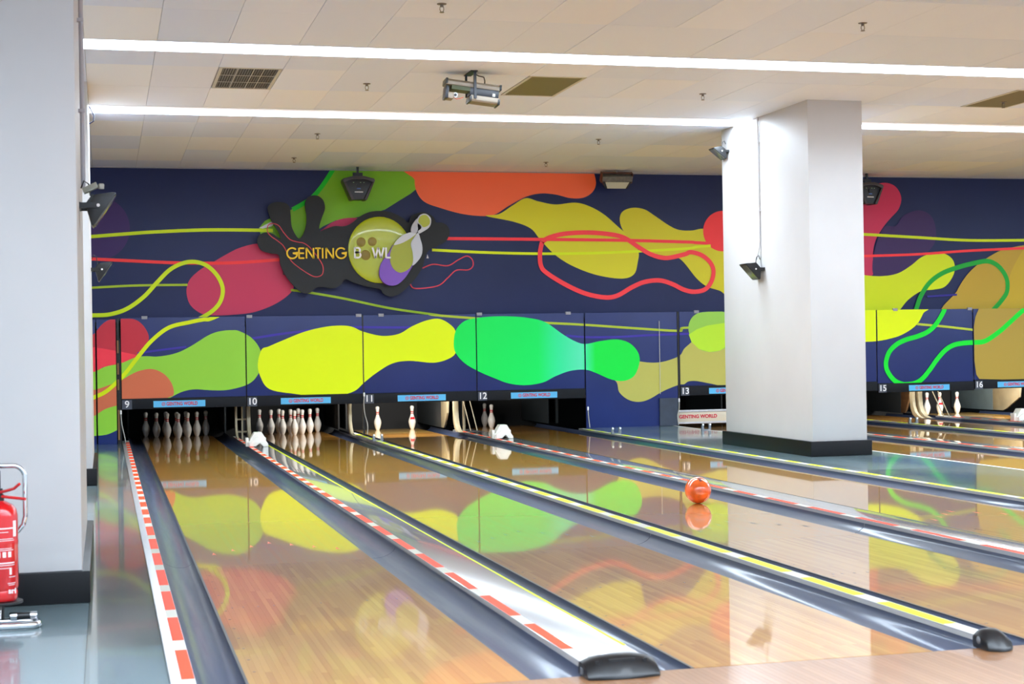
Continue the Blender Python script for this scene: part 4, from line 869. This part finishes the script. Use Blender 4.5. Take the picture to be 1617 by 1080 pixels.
def clips(x, y, z, lab):
    t = thing('sensor_clip', lab, 'sensor', (x, y, z), 'small grey twin sensor clips near the pin decks')
    MB().box(-.07, .07, -.02, .02, 0, .012).build('base_bar', clip_m).parent = t
    for s_ in (-1, 1):
        MB().prism([(s_*.03, .01), (s_*.075, .01), (s_*.07, .07), (s_*.055, .1), (s_*.035, .085), (s_*.04, .04)], 'y', -.015, .015).build('upright_clip', clip_m, None, bevel=.003).parent = t
        MB().lathe([(0, 0), (.014, 0), (.014, .012), (0, .012)], 10).xf(Matrix.Translation((s_*.055, -.02, .08)) @ Matrix.Rotation(math.pi/2, 4, 'X')).build('lens', white_ink).parent = t
clips(3.055, 15.3, ZF, 'small grey twin clip below the left bright pin, on the yellow dashed divider')
clips(6.43, 15.2, ZF, 'small grey twin clip on the yellow dashed edge in front of the floor panel')
clips(7.9, 15.5, ZF, 'small grey twin clip just left of the pillar foot')
clips(11.22, 15.5, ZF, 'small grey twin clip on the yellow dashed divider right of the pillar')

# ------------------------------------------------------------------ the sign
def lt(px): return px
t = thing('wall_sign', 'black cut-out sign with green ball, pin and yellow and white lettering on the mural', 'sign', (2.9, YW, 2.1))
sb = mat('sign_black', (18, 21, 25), .6)
so = catmull(SIGN_OUTLINE, 5)
MB().prism(so, 'y', YW-.16, YW-.12).build('sign_board', sb, t)
MB().box(2.0, 2.1, YW-.12, YW, 2.4, 2.5).box(3.5, 3.6, YW-.12, YW, 2.4, 2.5).box(2.7, 2.8, YW-.12, YW, 2.7, 2.8).build('stand_off', dark_grey, t)
YB = YW-.16
cx_, cz_, rx_ = 3.40, 2.752, .466
d = MB(); rings = 8; vs = []; fs = []; nn = 40
for j in range(rings+1):
    a = math.pi/2*j/rings; r = math.cos(a); h = .02+.03*math.sin(a)
    for i in range(nn): vs.append((cx_+math.cos(2*math.pi*i/nn)*r*rx_, YB-h, cz_+math.sin(2*math.pi*i/nn)*r*.487))
for i in range(nn): vs.append((cx_+math.cos(2*math.pi*i/nn)*rx_, YB, cz_+math.sin(2*math.pi*i/nn)*.487))
for j in range(rings):
    for i in range(nn): fs.append((j*nn+i, j*nn+(i+1) % nn, (j+1)*nn+(i+1) % nn, (j+1)*nn+i))
for i in range(nn): fs.append(((rings+1)*nn+i, (rings+1)*nn+(i+1) % nn, (i+1) % nn, i))
d.add(vs, fs).build('ball_dome', mat('sign_lime', (178, 190, 18), .3, coat=.4), t, smooth=True)
for hx, hz, r in ((3.125, 2.864, .07), (3.288, 2.871, .066), (3.188, 2.675, .074)):
    rr = math.hypot((hx-cx_)/rx_, (hz-cz_)/.487); yy = YB-.02-.03*math.sqrt(max(0, 1-rr*rr))
    MB().lathe([(0, 0), (r, 0), (r, .012), (r*.9, .016), (0, .016)], 24).xf(Matrix.Translation((hx, yy+.012, hz)) @ Matrix.Rotation(math.pi/2, 4, 'X')).build('finger_hole', mat('sign_hole', (142, 122, 34), .4), t, smooth=True)
cols = {'purple': (122, 72, 186), 'body': (160, 168, 34), 'ribbon_right': (200, 205, 215), 'ribbon_left': (210, 214, 220), 'neck': (188, 188, 198), 'head': (205, 208, 214), 'head_in': (176, 186, 50)}
for i, k in enumerate(('purple', 'body', 'ribbon_left', 'ribbon_right', 'neck', 'head', 'head_in')):
    MB().prism(catmull(SIGN_PIN[k], 5), 'y', YB-.105-.006*i, YB-(.0 if k == 'purple' else .09)).build({'purple': 'pin_bottom_shape', 'body': 'pin_body_shape', 'head_in': 'pin_head_fill'}.get(k, 'pin_ribbon'), mat('sign_'+k, cols[k], .4), t)  # the purple piece is the bottom of the sign's pin, in its own colour
for q in ribbon(SIGN_RED, .012): pass
m = MB()
for q in ribbon(SIGN_RED, .012): m.prism(q, 'y', YB-.006, YB)
m.build('red_outline', mat('sign_red', (208, 52, 66), .5), t)
# letters as strokes
sy = mat('sign_yellow', (250, 206, 16), .5)
def stroke(paths, ox, oz, s, m, par, w=.022, name='letter', yb=YB-.02):
    mm = MB()
    for pth in paths:
        pts = [(ox+a*s, oz+c*s) for a, c in pth]
        n = len(pts); L_ = []; R_ = []
        for i, pt in enumerate(pts):
            a = Vector(pts[max(i-1, 0)]); c = Vector(pts[min(i+1, n-1)]); dd = (c-a).normalized(); nn_ = Vector((-dd.y, dd.x))
            if 0 < i < n-1:
                d1 = (Vector(pt)-Vector(pts[i-1])).normalized(); kk = 1/max(.35, abs(dd.dot(d1)))
            else: kk = 1
            L_.append(Vector(pt)+nn_*w/2*kk); R_.append(Vector(pt)-nn_*w/2*kk)
        for i in range(n-1): mm.prism([tuple(L_[i]), tuple(L_[i+1]), tuple(R_[i+1]), tuple(R_[i])], 'y', yb-.012, yb)
    return mm.build(name, m, par)
def arc(cx, cz, r, a0, a1, n=14, sx=1): return [(cx+math.cos(math.radians(a0+(a1-a0)*i/n))*r*sx, cz+math.sin(math.radians(a0+(a1-a0)*i/n))*r) for i in range(n+1)]
G_ = [arc(.5, .5, .5, 45, 330)+[(.97, .5), (.55, .5)]]
E__ = [[(0, 0), (0, 1)], [(0, .97), (.5, .97)], [(0, .5), (.48, .5)], [(0, .03), (.5, .03)]]
N_ = [[(0, 0), (0, 1)], [(0, 1), (.68, 0)], [(.68, 0), (.68, 1)]]
T_ = [[(.27, 0), (.27, 1)], [(0, .97), (.54, .97)]]
I_ = [[(0, 0), (0, 1)]]
B_ = [[(0, 0), (0, 1)], [(0, .97)]+arc(.28, .75, .22, 90, -90)+[(0, .53)], [(0, .53)]+arc(.3, .28, .25, 90, -90)+[(0, .03)]]
W_ = [[(0, 1), (.28, 0)], [(.28, 0), (.55, 1)], [(.55, 1), (.83, 0)], [(.83, 0), (1.1, 1)]]
L__ = [[(0, 1), (0, 0)], [(0, .03), (.45, .03)]]
H_ = .152; z0 = 2.628
for nm, gl, x in (('letter', G_, 2.045), ('letter', E__, 2.218), ('letter', N_, 2.325), ('letter', T_, 2.452), ('letter', I_, 2.56), ('letter', N_, 2.612), ('letter', G_, 2.755)):
    stroke(gl, x, z0, H_, sy, t)
for gl, x in ((B_, 3.015), (W_, 3.275), (L__, 3.475)): stroke(gl, x, z0, H_, white_ink, t, w=.026, yb=YB-.12)

# ------------------------------------------------------------------ fire extinguisher on its stand
ex = thing('fire_extinguisher', 'red fire extinguisher with white printing standing at the left edge', 'fire extinguisher', (-1.02, 1.93, .12))
redp = mat('extinguisher_red', (198, 10, 16), .22, coat=.8)
MB().lathe([(.070, 0), (.076, .01), (.078, .04), (.074, .05), (.082, .065), (.082, .26), (.0835, .268), (.0835, .282), (.082, .29), (.082, .40), (.076, .43), (.06, .452), (.035, .467), (.02, .473)], 40, (-1.02, 1.93, .135)).build('cylinder', redp, ex, smooth=True)
MB().lathe([(.02, 0), (.02, .03), (.014, .035), (.014, .06), (0, .06)], 16, (-1.02, 1.93, .605)).build('valve', black_plastic, ex, smooth=True)
MB().tube([(-1.03, 1.93, .645), (-.99, 1.9, .655), (-.95, 1.87, .668), (-.925, 1.85, .69)], .0075, 8).build('upper_lever', redp, ex, smooth=True)
MB().tube([(-1.03, 1.93, .63), (-.98, 1.9, .625), (-.93, 1.87, .62), (-.90, 1.85, .617)], .0075, 8).build('carry_handle', redp, ex, smooth=True)
MB().box(-1.035, -1.015, 1.92, 1.94, .66, .75).build('hose_base', dark_grey, ex, bevel=.003)
pr = mat('print_white', (236, 224, 222), .5)
def on_can(z, h, a0, a1, nm, r=.0826, m_=pr, n=8):
    MB().lathe([(r, z), (r+.0003, z+h)], n, (-1.02, 1.93, 0), a0=math.radians(a0), a1=math.radians(a1)).build(nm, m_, ex, smooth=True)
for z, h, a0, a1 in ((.478, .006, 262, 325), (.462, .003, 262, 300), (.43, .003, 265, 318), (.422, .003, 265, 322), (.385, .003, 262, 312), (.377, .003, 262, 318), (.315, .006, 262, 322), (.306, .003, 262, 322), (.292, .003, 262, 310), (.25, .003, 300, 325), (.22, .003, 295, 325), (.212, .003, 298, 322)):
    on_can(z, h, a0, a1, 'printed_line')
for a in (262, 280, 298): on_can(.345, .026, a, a+11, 'pictogram', n=3)
on_can(.262, .03, 302, 310, 'round_symbol', n=3)
on_can(.44, .075, 318, 333, 'side_label', n=4)
text('printed_letters', 'sri', .036, (-.965, 1.93-.0745, .186), pr, ex, bold=.001, extrude=.0008)
o = ex.children[-1]
st = thing('extinguisher_stand', 'chrome tube stand carrying the fire extinguisher', 'stand', (-1.05, 1.98, ZL))
loop = [(-1.32, 2.02, .75), (-1.02, 2.03, .755)]+[(-.96+.05*math.sin(math.radians(a)), 2.03, .705+.05*math.cos(math.radians(a))) for a in range(0, 91, 15)]+[(-.905, 2.03, .66), (-.905, 2.03, .50)]+[(-.935+.03*math.cos(math.radians(a)), 2.03, .47-.03*math.sin(math.radians(a))) for a in range(15, 91, 25)]+[(-.97, 2.03, .42), (-1.0, 2.03, .38)]
loop = [(-1.32, 2.02, .765), (-1.0, 2.03, .765)]+[(-.965+.055*math.sin(math.radians(a)), 2.03, .71+.055*math.cos(math.radians(a))) for a in range(0, 91, 15)]+[(-.91, 2.03, .62), (-.91, 2.03, .52), (-.92, 2.03, .48), (-.945, 2.03, .45), (-.98, 2.03, .42), (-1.03, 2.03, .39)]
MB().tube(loop, .0125, 12).build('back_loop', chrome, st, smooth=True)
base = [(-1.4, 1.74, ZL+.018), (-.90, 1.74, ZL+.018)]+[(-.885+.04*math.sin(math.radians(a)), 1.80-.06*math.cos(math.radians(a)), ZL+.018) for a in range(0, 181, 20)]+[(-.93, 1.87, ZL+.02), (-1.4, 1.87, ZL+.02)]
MB().tube(base, .016, 12).build('base_loop', chrome, st, smooth=True)
MB().tube([(-1.03, 2.03, .39), (-1.03, 2.0, .2), (-1.03, 1.87, ZL+.03)], .0125, 10).build('riser', chrome, st, smooth=True)
MB().lathe([(0, 0), (.10, 0), (.10, .012), (0, .012)], 28, (-1.02, 1.93, .12)).build('cradle_plate', black_plastic, st, bevel=.003)
MB().tube([(-1.02, 1.93, ZL+.02), (-1.02, 1.93, .12)], .015, 10).build('post', black_plastic, st, smooth=True)
MB().tube([(-.98, 1.86, ZL+.045), (-.87, 1.86, ZL+.045)], .017, 12).build('rubber_grip', black_plastic, st, smooth=True)
for xx in (-.975, -.885): MB().tube([(xx, 1.86, ZL+.045), (xx+.03, 1.86, ZL+.045)], .019, 12).build('grip_ring', chrome, st, smooth=True)
# loop of dark cable under the farther strip light
t = thing('cable_loop', 'small dark cable loop under the far strip light at the left pillar', 'cable', (-.64, 12.2, ZC))
MB().tube([(-.65, 11.4, ZC-.01), (-.63, 11.4, ZC-.05), (-.60, 11.4, ZC-.11), (-.605, 11.4, ZC-.17), (-.65, 11.4, ZC-.2)], .008, 8).build('cable', mat('cable_navy', (30, 30, 60), .5), t, smooth=True)
